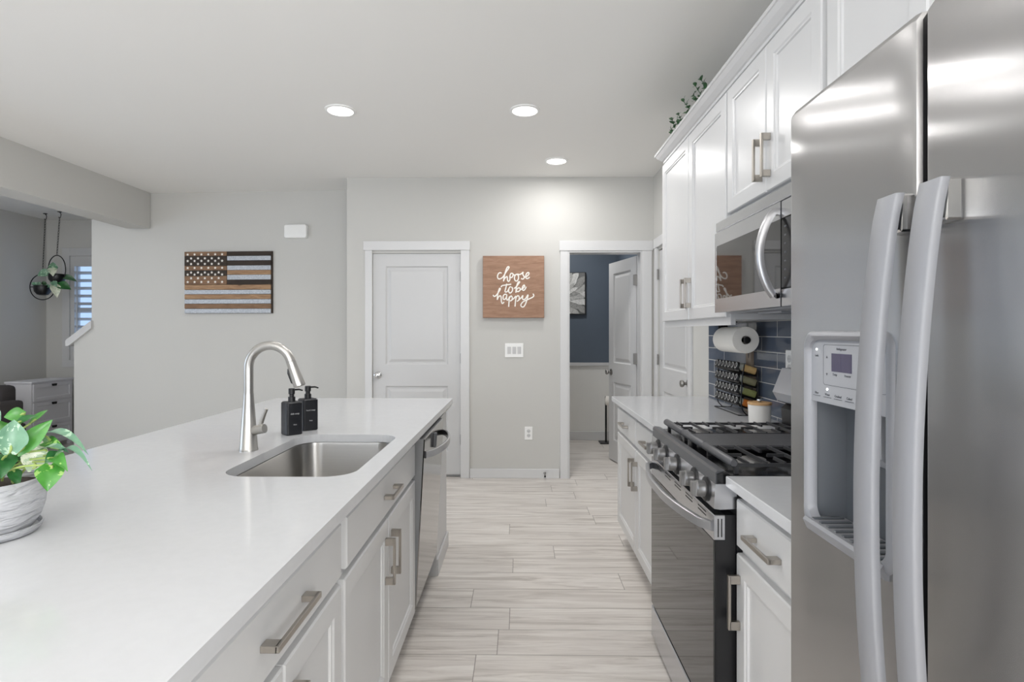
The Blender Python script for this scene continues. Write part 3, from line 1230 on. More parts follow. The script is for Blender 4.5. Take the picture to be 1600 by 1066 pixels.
# ------------------------------------------------------------------ range
ry0, ry1 = 1.648, 2.432
root = thing('gas_range', (0.88, 2.04, 0), 'stainless gas range with five front knobs and black glass door', 'stove')
m = MB()
m.box(0.632, XR - 0.02, ry0, ry1, 0.03, 0.90)
m.build('body', M['black'], root, smooth=False)
m = MB()
m.prism([(0.575, 0.888), (0.575, 0.916), (0.600, 0.924), (0.612, 0.913), (1.10, 0.913), (1.12, 0.93), (XR - 0.02, 0.93), (XR - 0.02, 0.887)], ry0 - 0.003, ry1 + 0.003, 'y')
m.build('cooktop', M['black_gloss'], root, smooth=False)
m = MB().prism([(0.572, 0.887), (0.572, 0.918), (0.578, 0.925), (0.600, 0.925), (0.600, 0.923), (0.5755, 0.9165), (0.5755, 0.887)], ry0 + 0.006, ry1 - 0.003, 'y')
m.build('front_lip', M['lip'], root, smooth=False)
m = MB()
m.prism([(0.570, 0.887), (0.566, 0.815), (0.585, 0.812), (0.632, 0.815), (0.632, 0.887)], ry0, ry1, 'y')
cp = m.build('control_panel', M['steel'], root, smooth=False)
for y in (1.722, 1.84, 2.04, 2.20, 2.318):
    c = Vector((0.5675, y, 0.853))
    m = MB().lathe([(0.0365, -0.002), (0.0365, 0.004), (0.032, 0.006)], c, (-1, 0, 0.06), 24)
    bz = m.build('knob_bezel', M['black'], root)
    m = MB().lathe([(0.0235, 0.004), (0.0245, 0.012), (0.0245, 0.030), (0.021, 0.033)], c, (-1, 0, 0.06), 28)
    m.box(c.x - 0.046, c.x - 0.030, y - 0.0105, y + 0.0105, c.z - 0.0215, c.z + 0.0235, 0.002)
    m.build('knob', M['knob'], root)
# oven door
m = MB()
m.box(0.572, 0.630, ry0 + 0.004, ry1 - 0.004, 0.175, 0.722)
m.box(0.585, 0.630, ry0 + 0.004, ry1 - 0.004, 0.722, 0.795)
dr = m.build('oven_door', M['black'], root, smooth=False)
m = MB().box(0.566, 0.572, ry0 + 0.004, ry1 - 0.004, 0.172, 0.722, 0.0015)
m.build('door_glass', M['oven_glass'], dr, smooth=False)
m = MB().box(0.566, 0.600, ry0 + 0.002, ry1 - 0.002, 0.722, 0.796, 0.002)
m.build('door_trim', M['steel'], dr, smooth=False)
for g in range(5):
    y = 1.72 + g * 0.135
    for k in range(2):
        m = MB().box(0.5655, 0.567, y, y + 0.075, 0.782 - 0.011 * k, 0.786 - 0.011 * k)
        m.build('vent_slot', M['black'], dr, smooth=False)
for k in range(2):
    x = 0.577 + 0.010 * k
    m = MB().box(x, x + 0.0035, ry0 + 0.0015, ry0 + 0.003, 0.732, 0.785)
    m.build('vent_slot', M['black'], dr, smooth=False)
pts = []
for k in range(25):
    s = k / 24
    bow = 0.010 + 0.055 * min(1, math.sin(PI * s) * 1.05) ** 0.7 if 0 < s < 1 else 0.0
    pts.append((0.566 - bow, ry0 + 0.012 + (ry1 - ry0 - 0.024) * s, 0.762))
m = MB().sweep(pts, [(-0.009, -0.013), (-0.009, 0.013), (-0.002, 0.016), (0.007, 0.013), (0.007, -0.013), (-0.002, -0.016)], (0, 0, 1))
m.build('door_handle', M['bar'], dr, angle=50)
m = MB().box(0.566, 0.630, ry0 + 0.004, ry1 - 0.004, 0.03, 0.160, 0.003)
m.build('drawer', M['steel'], root, smooth=False)
for y in (ry0 + 0.05, ry1 - 0.05):
    m = MB().cyl((0.61, y, 0), (0.61, y, 0.032), 0.016, 12)
    m.build('foot', M['black'], root)
    m = MB().cyl((1.12, y, 0), (1.12, y, 0.032), 0.016, 12)
    m.build('foot', M['black'], root)
# burners
for bx, by in ((0.74, 1.80), (1.00, 1.80), (0.74, 2.29), (1.00, 2.29), (0.87, 2.045)):
    m = MB().lathe([(0.052, 0.913), (0.052, 0.918), (0.042, 0.921), (0.040, 0.928), (0.036, 0.930)], (bx, by, 0), (0, 0, 1), 28)
    m.build('burner', M['burner'], root)


def grate(y0, y1):
    mb = MB()
    x0, x1, zt = 0.628, 1.105, 0.948

    def bar(p, q, w=0.0036, h=0.010):
        p, q = Vector(p), Vector(q)
        d = (q - p).normalized()
        s = d.cross(Vector((0, 0, 1))) * w
        u = Vector((0, 0, 1))
        prof0 = [p - s - u * h, p + s - u * h, p + s * 0.7, p - s * 0.7]
        prof1 = [v + (q - p) for v in prof0]
        mb.loft([prof0, prof1])
    bar((x0, y0 + 0.006, zt - 0.004), (x1, y0 + 0.006, zt - 0.004))
    bar((x0, y1 - 0.006, zt - 0.004), (x1, y1 - 0.006, zt - 0.004))
    bar((x1, y0, zt - 0.004), (x1, y1, zt - 0.004))
    ym = (y0 + y1) / 2
    for k in range(8):
        x = 0.672 + 0.0545 * k
        if k % 2:
            bar((x, y0 + 0.004, zt), (x, y1 - 0.004, zt))
        else:
            bar((x, y0 + 0.004, zt), (x, ym - 0.048, zt))
            bar((x, ym + 0.048, zt), (x, y1 - 0.004, zt))
    for x in (0.74, 1.0):
        bar((x - 0.105, ym, zt - 0.002), (x - 0.04, ym, zt - 0.002))
        bar((x + 0.04, ym, zt - 0.002), (x + 0.105, ym, zt - 0.002))
    for x in (x0 + 0.01, x1 - 0.01):
        for y in (y0 + 0.01, y1 - 0.01):
            mb.box(x - 0.006, x + 0.006, y - 0.006, y + 0.006, 0.913, zt - 0.012)
    g = mb.build('grate', M['iron'], root, smooth=False)
    mb = MB()
    mb.lathe([(0.010, 0), (0.0135, 0.006), (0.0135, y1 - y0 - 0.006), (0.010, y1 - y0)], (x0, y0, 0.945), (0, 1, 0), 14)
    mb.build('grate_rail', M['griddle'], g)
    return g


grate(ry0 + 0.012, 1.918)
grate(2.162, ry1 - 0.012)
m = MB()
m.box(0.640, 1.105, 1.925, 2.155, 0.930, 0.944, 0.004)
for x in (0.66, 1.09):
    for y in (1.94, 2.14):
        m.box(x - 0.008, x + 0.008, y - 0.008, y + 0.008, 0.913, 0.931)
g = m.build('griddle', M['griddle'], root, smooth=False)
m = MB().lathe([(0.010, 0), (0.0135, 0.006), (0.0135, 0.232), (0.010, 0.238)], (0.628, 1.921, 0.945), (0, 1, 0), 14)
m.build('griddle_rail', M['griddle'], g)
# backguard
m = MB().prism([(1.112, 1.178), (1.072, 1.078), (1.092, 1.042), (1.125, 1.03), (XR - 0.013, 1.03), (XR - 0.013, 1.178)], ry0 + 0.004, ry1 - 0.028, 'y')
m.build('backguard', M['disp_grey'], root, smooth=False)
m = MB().prism([(1.118, 0.93), (1.112, 1.008), (1.135, 1.03), (XR - 0.013, 1.03), (XR - 0.013, 0.93)], ry0 + 0.004, ry1 - 0.02, 'y')
m.build('riser', M['black'], root, smooth=False)

# ------------------------------------------------------------------ refrigerator
fx0 = 0.570
FY0, FYS0, FYS1, FY1 = 0.292, 0.799, 0.818, 1.205
FZ1 = 1.792
root = thing('refrigerator', (0.88, 0.75, 0), 'large stainless side by side refrigerator with ice and water dispenser', 'refrigerator')
m = MB().box(0.642, XR - 0.03, FY0, FY1 - 0.004, 0.03, 1.775, 0.004)
m.build('case', M['grey_case'], root, smooth=False)
m = MB().box(0.62, 0.70, FY0 + 0.01, FY1 - 0.01, 0.0, 0.085, 0.003)
m.build('toe_grille', M['black'], root, smooth=False)
for y in (FY0 + 0.05, FY1 - 0.05):
    m = MB().box(0.66, 0.76, y - 0.025, y + 0.025, 1.775, 1.80, 0.004)
    m.build('hinge_cover', M['grey_case'], root, smooth=False)
# fridge door (near) with rounded edges
BZ0 = 0.09


def door_prof(y0, y1, r=0.018):
    return [(fx0 + 0.068, y0), (fx0 + r, y0), (fx0 + 0.005, y0 + 0.004), (fx0, y0 + r), (fx0, y1 - 0.006), (fx0 + 0.002, y1 - 0.0015), (fx0 + 0.007, y1), (fx0 + 0.068, y1)]


m = MB()
pr = door_prof(FY0, FYS0)
m.loft([[(x, y, z) for x, y in pr] for z in (BZ0, FZ1 - 0.012)] + [[(min(x + 0.008, fx0 + 0.068), y, FZ1) for x, y in pr]])
fd = m.build('fridge_door', M['fridge'], root, angle=30)
# freezer door with the dispenser opening: grid of quads around a hole
HY0, HY1, HZ0, HZ1 = 0.872, 1.118, 0.960, 1.322
m = MB()
ys = [FYS1, FYS1 + 0.003, FYS1 + 0.010, HY0, HY1, FY1 - 0.018, FY1 - 0.004, FY1]
xs = [fx0 + 0.010, fx0 + 0.003, fx0, fx0, fx0, fx0, fx0 + 0.005, fx0 + 0.018]
zs = [BZ0, HZ0, HZ1, FZ1 - 0.012, FZ1]
for i in range(7):
    for j in range(4):
        if i == 3 and j == 1:
            continue
        q = [(i, j), (i + 1, j), (i + 1, j + 1), (i, j + 1)]
        m.f([m.v((xs[a] + (0.008 if b == 4 else 0), ys[a], zs[b])) for a, b in q])
bx = fx0 + 0.068
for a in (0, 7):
    m.mi = 1 if a == 0 else 0  # seam side coloured black to stand in for shade in the gap
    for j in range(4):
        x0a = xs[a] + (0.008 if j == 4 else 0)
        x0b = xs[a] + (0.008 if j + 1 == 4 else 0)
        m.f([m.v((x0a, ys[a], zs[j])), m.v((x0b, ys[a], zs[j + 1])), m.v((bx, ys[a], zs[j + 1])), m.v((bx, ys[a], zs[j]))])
for i in range(7):
    for z, dx in ((BZ0, 0), (FZ1, 0.008)):
        m.f([m.v((xs[i] + dx, ys[i], z)), m.v((xs[i + 1] + dx, ys[i + 1], z)), m.v((bx, ys[i + 1], z)), m.v((bx, ys[i], z))])
m.f([m.v((bx, FYS1, BZ0)), m.v((bx, FY1, BZ0)), m.v((bx, FY1, FZ1)), m.v((bx, FYS1, FZ1))])
for q in (((HY0, HZ0), (HY1, HZ0)), ((HY1, HZ0), (HY1, HZ1)), ((HY1, HZ1), (HY0, HZ1)), ((HY0, HZ1), (HY0, HZ0))):
    m.f([m.v((fx0, *q[0])), m.v((fx0, *q[1])), m.v((fx0 + 0.02, *q[1])), m.v((fx0 + 0.02, *q[0]))])
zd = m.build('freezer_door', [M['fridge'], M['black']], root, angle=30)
# dispenser
m = MB(mapR(fx0))      # bezel ring
lo = []
for off, w in ((-0.010, 0.0), (-0.008, 0.006), (-0.001, 0.009), (0.006, 0.004), (0.008, -0.012)):
    lo.append([(u, v, w) for u, v in rr(HY0 + off, HY1 - off, HZ0 + off, HZ1 - off, 0.028, 6)])
m.loft(lo, False, False)
ds = m.build('dispenser_bezel', M['handle_steel'], zd, angle=50)
PZ = 1.196
m = MB(mapR(fx0))
m.rects([(HY0 + 0.002, HY1 - 0.002, PZ, HZ1 - 0.002, -0.03), (HY0 + 0.002, HY1 - 0.002, PZ, HZ1 - 0.002, -0.006), (HY0 + 0.004, HY1 - 0.004, PZ + 0.001, HZ1 - 0.012, -0.002)])
m.build('dispenser_panel', M['disp_grey'], zd, smooth=False)
m = MB()               # cavity box, open to the front
cx1 = fx0 + 0.062
m.loft([[(fx0 + 0.004, HY0, HZ0), (fx0 + 0.004, HY1, HZ0), (fx0 + 0.004, HY1, PZ + 0.004), (fx0 + 0.004, HY0, PZ + 0.004)],
        [(cx1, HY0 + 0.02, HZ0 + 0.004), (cx1, HY1 - 0.02, HZ0 + 0.004), (cx1, HY1 - 0.02, PZ + 0.004), (cx1, HY0 + 0.02, PZ + 0.004)]], False, True)
m.build('dispenser_cavity', M['cavity'], zd, smooth=False)
m = MB(mapR(fx0))
m.rects([(0.93, 1.0, 1.10, 1.196, -0.045), (0.935, 0.995, 1.12, 1.196, -0.025)])
m.build('dispenser_paddle', M['disp_grey'], zd, smooth=False)
m = MB()
pr = [(fx0 + 0.060, HZ0 + 0.010), (fx0 - 0.010, HZ0 + 0.010), (fx0 - 0.014, HZ0 + 0.004), (fx0 - 0.006, HZ0 - 0.014), (fx0 + 0.02, HZ0 - 0.02), (fx0 + 0.06, HZ0)]
m.prism(pr, HY0 + 0.004, HY1 - 0.004, 'y')
m.build('drip_tray', M['handle_steel'], zd, smooth=False)
m = MB()
for k in range(9):
    y = HY0 + 0.026 + k * 0.0245
    m.box(fx0 - 0.004, fx0 + 0.054, y - 0.005, y + 0.005, HZ0 + 0.010, HZ0 + 0.0125, 0.001)
m.build('tray_grille', M['cavity'], zd, smooth=False)


def on_door(y, z, w=0.0):
    return Vector((fx0 + 0.0018 - w, y, z))


m = MB(mapR(fx0))
m.box(0.978, 1.040, 1.258, 1.291, -0.002, -0.0012)
m.box(1.0092, 1.0100, 1.258, 1.291, -0.0012, -0.0010)
m.build('dispenser_display', M['display'], zd, smooth=False)
m = MB(mapR(fx0))
fr = rr(0.885, 1.068, 1.232, 1.306, 0.006, 4)
lo = [[(u, v, -0.0016) for u, v in rr(0.885 - o_, 1.068 + o_, 1.232 - o_, 1.306 + o_, 0.006, 4)] for o_ in (0, 0.0007)]
m.loft(lo, False, False)
for y in (1.056, 0.955):
    for z, s in ((1.284, 1), (1.251, -1)):
        m.f([m.v((y - 0.003, z - 0.0025 * s, -0.0015)), m.v((y + 0.003, z - 0.0025 * s, -0.0015)), m.v((y, z + 0.0025 * s, -0.0015))])
for y in (1.092, 1.055, 1.020, 0.985, 0.950):
    m.box(y - 0.0125, y + 0.0125, 1.208, 1.2088, -0.002, -0.0014)
m.build('dispenser_print', M['mark_dark'], zd, smooth=False)
mx4 = lambda y, z: basis(on_door(y, z), (0, -1, 0), (0, 0, 1), (-1, 0, 0))
for y, z, s in ((1.055, 1.2135, 'Water'), (1.020, 1.2135, 'Crushed'), (0.985, 1.2135, 'Cubed'), (0.950, 1.2135, 'Light'), (1.092, 1.2135, 'Filter'), (1.009, 1.299, 'Refrigerator'), (1.03, 1.2525, 'Temp'), (0.99, 1.2525, 'Freezer'), (1.092, 1.285, 'Lock')):
    text('lettering', s, 0.0062, mx4(y, z), M['mark_dark'], zd, 0.00015)
for y, z in ((1.092, 1.297), (1.055, 1.2235)):
    m = MB(mapR(fx0)).lathe([(0.0022, -0.002), (0.0022, -0.001)], (y, z, 0), (0, 0, 1), 10)
    m.build('indicator_light', M['led'], zd, smooth=False)


def fridge_handle(y0, y1, parent):
    zt, zb = 1.530, 0.62
    pts = []
    n = 28
    for k in range(n + 1):
        s = k / n
        z = zt + (zb - zt) * s
        x = fx0 - 0.030 - 0.036 * math.sin(PI * s) ** 0.75
        pts.append((x, z))
    mb = MB()
    lo = []
    for x, z in pts:
        lo.append([(x, y0 + 0.003, z), (x, y1 - 0.003, z), (x + 0.003, y1, z), (x + 0.012, y1, z), (x + 0.014, y1 - 0.004, z), (x + 0.014, y0 + 0.004, z), (x + 0.012, y0, z), (x + 0.003, y0, z)])
    mb.loft(lo)
    hd = mb.build('door_handle', M['handle_steel'], parent, angle=50)
    for za, zb2 in ((zt - 0.055, zt), (zb, zb + 0.055)):
        mb = MB().box(fx0 - 0.022, fx0 + 0.001, y0 + 0.003, y1 - 0.003, za, zb2, 0.003)
        mb.build('handle_bracket', M['chrome'], hd)


fridge_handle(0.815, 0.861, zd)
fridge_handle(0.729, 0.772, fd)

# ------------------------------------------------------------------ dishwasher (door leaning slightly open)
dy0, dy1 = 2.437, 3.050
root = thing('dishwasher', (-0.75, 2.74, 0), 'stainless dishwasher with curved handle at the far end of the island', 'dishwasher')
m = MB()
m.box(-1.05, -0.520, dy0, dy1 + 0.008, 0.0, 0.862)
m.build('tub', M['grey_case'], root, smooth=False)


def dwmap(p):       # p: (y, z, out)
    s = (p.y - 0.13) / 0.735
    return Vector((-0.450 + 0.038 * s + p.z, p.x, p.y))


m = MB(dwmap)
m.rects([(dy0 + 0.003, dy1 - 0.001, 0.131, 0.864, -0.062), (dy0 + 0.003, dy1 - 0.001, 0.131, 0.864, -0.0045)])
m.build('door_liner', plain('grey door liner', rgb(136, 137, 139), 0.5), root, smooth=False)
m = MB(dwmap)
m.rects([(dy0 + 0.002, dy1, 0.130, 0.865, -0.0045), (dy0 + 0.002, dy1, 0.130, 0.865, -0.004), (dy0 + 0.006, dy1 - 0.004, 0.134, 0.861, 0)])
dw = m.build('door', M['dishwasher'], root, smooth=False)
m = MB().box(-0.53, -0.50, dy0, dy1, 0.0, 0.125)
m.build('toe_panel', M['black'], root, smooth=False)
pts = []
for k in range(17):
    s = k / 16
    bow = 0.062 * math.sin(PI * s) ** 0.6 if 0 < s < 1 else 0.0
    pts.append(dwmap(Vector((dy0 + 0.025 + (dy1 - dy0 - 0.05) * s, 0.792, 0.002 + bow))))
m = MB().sweep(pts, [(-0.006, -0.014), (-0.006, 0.014), (0.0, 0.016), (0.006, 0.014), (0.006, -0.014), (0.0, -0.016)], (0, 0, 1))
m.build('handle', M['steel'], dw, angle=50)
m = MB(dwmap)
m.box(2.70, 2.722, 0.775, 0.845, 0, 0.014, 0.002)
m.build('latch_clip', M['grey_case'], dw, smooth=False)

# ------------------------------------------------------------------ wall pieces
# script sign
sx0, sx1, sz0, sz1 = -0.333, 0.221, 1.459, 2.019
sy = YB - 0.042
root = thing('wooden_sign', (-0.056, YB, sz0), 'square brown wooden sign with white script lettering choose to be happy', 'sign')
m = MB().box(sx0, sx1, sy, YB - 0.001, sz0, sz1, 0.002)
m.build('board', M['sign_wood'], root, smooth=False)
STROKES = [
    [(388, 335), (370, 325), (345, 340), (332, 375), (340, 405), (362, 412), (390, 400), (415, 375), (445, 325), (480, 275), (492, 252), (478, 243), (460, 265), (440, 320), (425, 380), (415, 445)],
    [(417, 432), (440, 395), (462, 380), (468, 395), (470, 430), (485, 446), (503, 420), (502, 380), (515, 340), (540, 338), (547, 360), (530, 392), (508, 388)],
    [(547, 350), (570, 360), (600, 345)],
    [(600, 345), (576, 362), (565, 400), (576, 435), (600, 440), (620, 410), (620, 370), (605, 347), (640, 352), (672, 332), (685, 320), (681, 350), (700, 385), (690, 410), (670, 414), (660, 402)],
    [(698, 390), (740, 375), (765, 345), (760, 325), (740, 331), (722, 365), (726, 400), (746, 408), (776, 388)],
    [(380, 525), (395, 506), (430, 498), (475, 492), (522, 484)],
    [(460, 478), (446, 540), (436, 580), (446, 593), (468, 583), (490, 550)],
    [(520, 520), (500, 526), (486, 560), (491, 595), (510, 605), (534, 580), (540, 545), (525, 522)],
    [(560, 545), (590, 520), (625, 475), (638, 454), (625, 450), (606, 480), (590, 540), (585, 602)],
    [(588, 585), (598, 555), (622, 535), (644, 543), (640, 570), (616, 586), (597, 582)],
    [(640, 562), (680, 545), (705, 515), (700, 497), (683, 510), (672, 545), (686, 570), (710, 556), (728, 520)],
    [(270, 632), (290, 654), (320, 630), (358, 578), (372, 547), (358, 545), (341, 600), (332, 650), (329, 700)],
    [(331, 690), (346, 660), (370, 642), (382, 665), (386, 720), (400, 750), (424, 727)],
    [(456, 622), (426, 626), (410, 655), (413, 690), (434, 691), (455, 662), (461, 625), (456, 680), (470, 704), (488, 680), (500, 652)],
    [(500, 650), (492, 720), (486, 795)],
    [(494, 680), (518, 646), (535, 664), (530, 700), (506, 716)],
    [(530, 702), (562, 675), (586, 650), (580, 720), (573, 792)],
    [(582, 680), (610, 642), (631, 660), (626, 700), (600, 720)],
    [(626, 702), (660, 668), (681, 640), (676, 680), (690, 696), (720, 680), (752, 630), (741, 690), (716, 760), (690, 795), (661, 790), (656, 762), (690, 722), (760, 690), (820, 660), (832, 636), (820, 615)],
]
m = MB()
for st in STROKES:
    pp = [(sx0 + (x - 130) / 845 * (sx1 - sx0), sy - 0.0008, sz1 - (y - 95) / 850 * (sz1 - sz0)) for x, y in st]
    m.tube(spline(pp, 5), 0.0062, 6, flat=(0, 1, 0))
m.build('lettering', M['letter'], root)

# planked flag
root = thing('wooden_flag', (-2.91, 5.62, 1.516), 'rustic wooden and galvanised American flag hung on the left wall', 'wall art')


def flagmap(p):
    return Vector((p.x, 5.56 + (-1.58 - p.x) * SK - p.y, p.z))


FX0, FX1, FZ0_, FZT = -3.372, -2.466, 1.518, 2.138


def fz(y):
    return FZT - (y - 375) / (947 - 375) * (FZT - FZ0_)


def fxm(x):
    return FX0 + (x - 105) / (940 - 105) * (FX1 - FX0)


m = MB(flagmap).box(FX0, FX1, 0.001, 0.018, FZ0_, FZT)
m.build('backing_board', M['flag_dark'], root, smooth=False)
for x0, x1, y0, y1, k in (
        (513, 938, 377, 415, 'flag_dark'), (515, 928, 419, 459, 'galv'), (513, 930, 463, 504, 'flag_dark'), (515, 928, 507, 547, 'galv'),
        (515, 928, 550, 590, 'flag_tan'), (515, 928, 593, 636, 'galv'), (515, 930, 640, 680, 'flag_dark'),
        (107, 928, 684, 727, 'flag_tan'), (107, 928, 731, 769, 'galv'), (107, 928, 773, 814, 'flag_tan'), (107, 928, 818, 857, 'galv'),
        (107, 930, 861, 902, 'flag_brown'), (107, 928, 906, 945, 'galv')):
    m = MB(flagmap).box(fxm(x0), fxm(x1), 0.018, 0.030, fz(y1), fz(y0))
    m.build('stripe', M[k], root, smooth=False)
for y0, y1, k in ((377, 414, 'flag_brown'), (416, 507, 'flag_dark'), (509, 548, 'flag_brown'), (551, 600, 'flag_dark'), (602, 640, 'flag_brown'), (642, 680, 'flag_brown')):
    m = MB(flagmap).box(fxm(107), fxm(511), 0.018, 0.031, fz(y1), fz(y0))
    m.build('star_plank', M[k], root, smooth=False)
for r, y in enumerate((402, 438, 462, 490, 527, 569, 588, 622, 657)):
    six = r % 2 == 0
    for q in range(6 if six else 5):
        x = 138 + 66 * q if six else 171 + 66 * q
        cxx, czz = fxm(x), fz(y)
        m = MB(flagmap)
        lp = []
        for k in range(10):
            rad = 0.0155 if k % 2 == 0 else 0.0066
            a_ = PI / 2 + k * PI / 5
            lp.append((cxx + rad * math.cos(a_), czz + rad * math.sin(a_)))
        m.prism(lp, 0.0305, 0.0325, 'y')
        m.build('star', M['letter'], root, smooth=False)

# chime box
m = MB(flagmap)
lo = []
for ins, d in ((0, 0.001), (0, 0.040), (0.004, 0.048), (0.012, 0.051)):
    lo.append([(x, d, z) for x, z in rr(-2.338 + ins, -2.108 - ins, 2.262 + ins, 2.398 - ins, 0.022, 6)])
m.loft(lo)
tag(m.build('door_chime', M['white_plastic']), 'white rounded rectangular door chime box high on the left wall', 'door chime')

# rocker switch plate
root = thing('light_switch', (-0.05, YB, 1.10), 'white three gang rocker light switch below the wooden sign', 'light switch')
m = MB().box(-0.134, 0.034, YB - 0.006, YB, 1.100, 1.228, 0.002)
m.build('cover_plate', M['white_plastic'], root)
for k in range(3):
    x = -0.096 + 0.046 * k
    m = MB().prism([(YB - 0.006, 1.130), (YB - 0.0075, 1.130), (YB - 0.012, 1.196), (YB - 0.006, 1.196)], x - 0.0165, x + 0.0165, 'x')
    m.build('rocker', M['trim'], root, smooth=False)


def outlet(root, c, mp):
    m = MB(mp).box(-0.036, 0.036, -0.060, 0.060, 0, 0.006, 0.002)
    m.build('cover_plate', M['white_plastic'], root)
    for s in (-1, 1):
        m = MB(mp)
        m.lathe([(0.0165, 0.006), (0.0165, 0.008), (0.015, 0.0085)], (0, s * 0.0205, 0), (0, 0, 1), 20)
        sk = m.build('socket', M['trim'], root)
        m = MB(mp)
        m.box(-0.007, -0.0050, s * 0.0205 - 0.004, s * 0.0205 + 0.005, 0.0085, 0.0088)
        m.box(0.005, 0.007, s * 0.0205 - 0.004, s * 0.0205 + 0.005, 0.0085, 0.0088)
        m.build('slots', M['mark_dark'], sk, smooth=False)


r_ = thing('wall_outlet', (0.0815, YB, 0.40), 'white electrical outlet low on the back wall by the doorway', 'outlet', 'electrical outlets')
outlet(r_, None, lambda p: Vector((0.0815 + p.x, YB - p.z, 0.409 + p.y)))
r_ = thing('wall_outlet', (XR - 0.011, 2.55, 1.15), 'white electrical outlet on the blue tile by the refrigerator', 'outlet', 'electrical outlets')
outlet(r_, None, lambda p: Vector((XR - 0.011 - p.z, 2.52 - p.x, 1.19 + p.y)))

# door stop on the baseboard
root = thing('door_stop', (0.227, YB - 0.014, 0.05), 'small spring door stop on the back wall baseboard', 'door stop')
m = MB()
m.lathe([(0.012, 0), (0.012, 0.004), (0.006, 0.008)], (0.227, YB - 0.014, 0.05), (0, -1, 0), 14)
pts = []
for k in range(90):
    a_ = k * 0.6
    pts.append((0.227 + 0.005 * math.cos(a_), YB - 0.02 - 0.055 * k / 90, 0.05 - 0.012 * k / 90 + 0.005 * math.sin(a_)))
m.tube(pts, 0.0012, 5)
m.build('spring', M['hinge'], root)
m = MB().cyl((0.227, YB - 0.073, 0.038), (0.227, YB - 0.088, 0.036), 0.008, 12)
m.build('rubber_tip', M['black'], root)

# flower canvas in the bathroom
root = thing('flower_canvas', (0.55, 6.95, 1.55), 'square canvas print of a pale grey flower on the blue bathroom wall', 'wall art')
cy = 6.95
cx0, cx1, cz0, cz1 = 0.297, 0.800, 1.552, 2.056
m = MB().box(cx0, cx1, cy - 0.038, cy - 0.001, cz0, cz1, 0.002)
m.build('canvas', plain('grey printed canvas', rgb(112, 113, 112), 0.8), root, smooth=False)
m = MB()
for x0, x1, z0, z1 in ((cx0 - 0.006, cx0, cz0 - 0.006, cz1 + 0.006), (cx1, cx1 + 0.012, cz0 - 0.006, cz1 + 0.006), (cx0, cx1, cz0 - 0.006, cz0), (cx0, cx1, cz1, cz1 + 0.006)):
    m.box(x0, x1, cy - 0.036, cy - 0.001, z0, z1)
m.build('frame', M['black'], root, smooth=False)
m = MB()
fcx, fcz = 0.535, 1.79
PM = 0
rings = ((0.36, 0.20, 0.050, 19, 0.0), (0.27, 0.16, 0.038, 19, 0.2), (0.195, 0.13, 0.029, 18, 0.1), (0.13, 0.10, 0.021, 15, 0.3), (0.075, 0.07, 0.016, 12, 0.0), (0.035, 0.04, 0.011, 7, 0.2))
cw = cx1 - 0.003


def petal(mb, a_, r1, L, w, lift):
    d = Vector((math.cos(a_), 0, math.sin(a_)))
    s = Vector((-d.z, 0, d.x))
    c0 = Vector((fcx, cy - 0.0385, fcz))
    rows = []
    for k in range(8):
        t = k / 7
        ww = w * math.sin(PI * min(1, 0.08 + t * 0.95)) ** 0.7 * (0.55 + 0.45 * t)
        r_ = r1 - L + L * t
        row = []
        for q in (-1, 0, 1):
            p = c0 + d * r_ + s * ww * q - Vector((0, lift + 0.0022 * t + (0.0016 if q else 0.0), 0))
            p.x = min(max(p.x, cx0 + 0.003), cw)
            p.z = min(max(p.z, cz0 + 0.003), cz1 - 0.003)
            row.append(p)
        rows.append(row)
    mb.loft(rows, False, False, ring=False)


for ri, (r1, L, w, cnt, ph) in enumerate(rings):
    for k in range(cnt):
        mb_ = m
        m.mi = (k + ri) % 3
        petal(mb_, ph + 2 * PI * k / cnt, r1 * random.uniform(0.94, 1.06), L, w, 0.0005 + 0.0025 * ri + (k % 2) * 0.001)


def petal_mat(nm, g):
    t = NT(nm)
    v = t.n('SeparateXYZ')
    t.l(t.n('TexCoord').outputs['Object'], v.inputs[0])
    n = t.noise(t.coord('Object'), 60, 4, 0.6)
    t.set(Base_Color=t.ramp(n, [(0.3, rgb(g - 40, g - 39, g - 41)), (0.7, rgb(g, g, g - 3))]), Roughness=0.8)
    return t.m


m.build('petals', [petal_mat('pale petals', 228), petal_mat('mid petals', 196), petal_mat('shaded print petals', 168)], root, angle=60)

# toilet paper stand and roll
root = thing('paper_stand', (1.033, 6.76, 0), 'thin black freestanding toilet paper stand on the bathroom floor', 'toilet paper stand')
m = MB().box(0.955, 1.105, 6.69, 6.85, 0, 0.014, 0.004)
m.build('base', M['black_wire'], root)
m = MB().box(1.022, 1.043, 6.752, 6.764, 0.014, 0.56, 0.002)
m.build('pole', M['black_wire'], root)
m = MB().cyl((1.033, 6.758, 0.548), (1.14, 6.71, 0.548), 0.011, 12)
m.lathe([(0.016, 0), (0.016, 0.006)], (1.14, 6.71, 0.548), (1, -0.45, 0), 14)
m.build('arm', M['black_wire'], root)
ax = Vector((0.107, -0.048, 0)).normalized()
m = MB().lathe([(0.020, 0), (0.056, 0), (0.056, 0.088), (0.020, 0.088), (0.020, 0)], Vector((1.038, 6.756, 0.511)), ax, 28, False)
tag(m.build('toilet_paper', M['paper']), 'white toilet paper roll on the black stand in the bathroom', 'toilet paper')


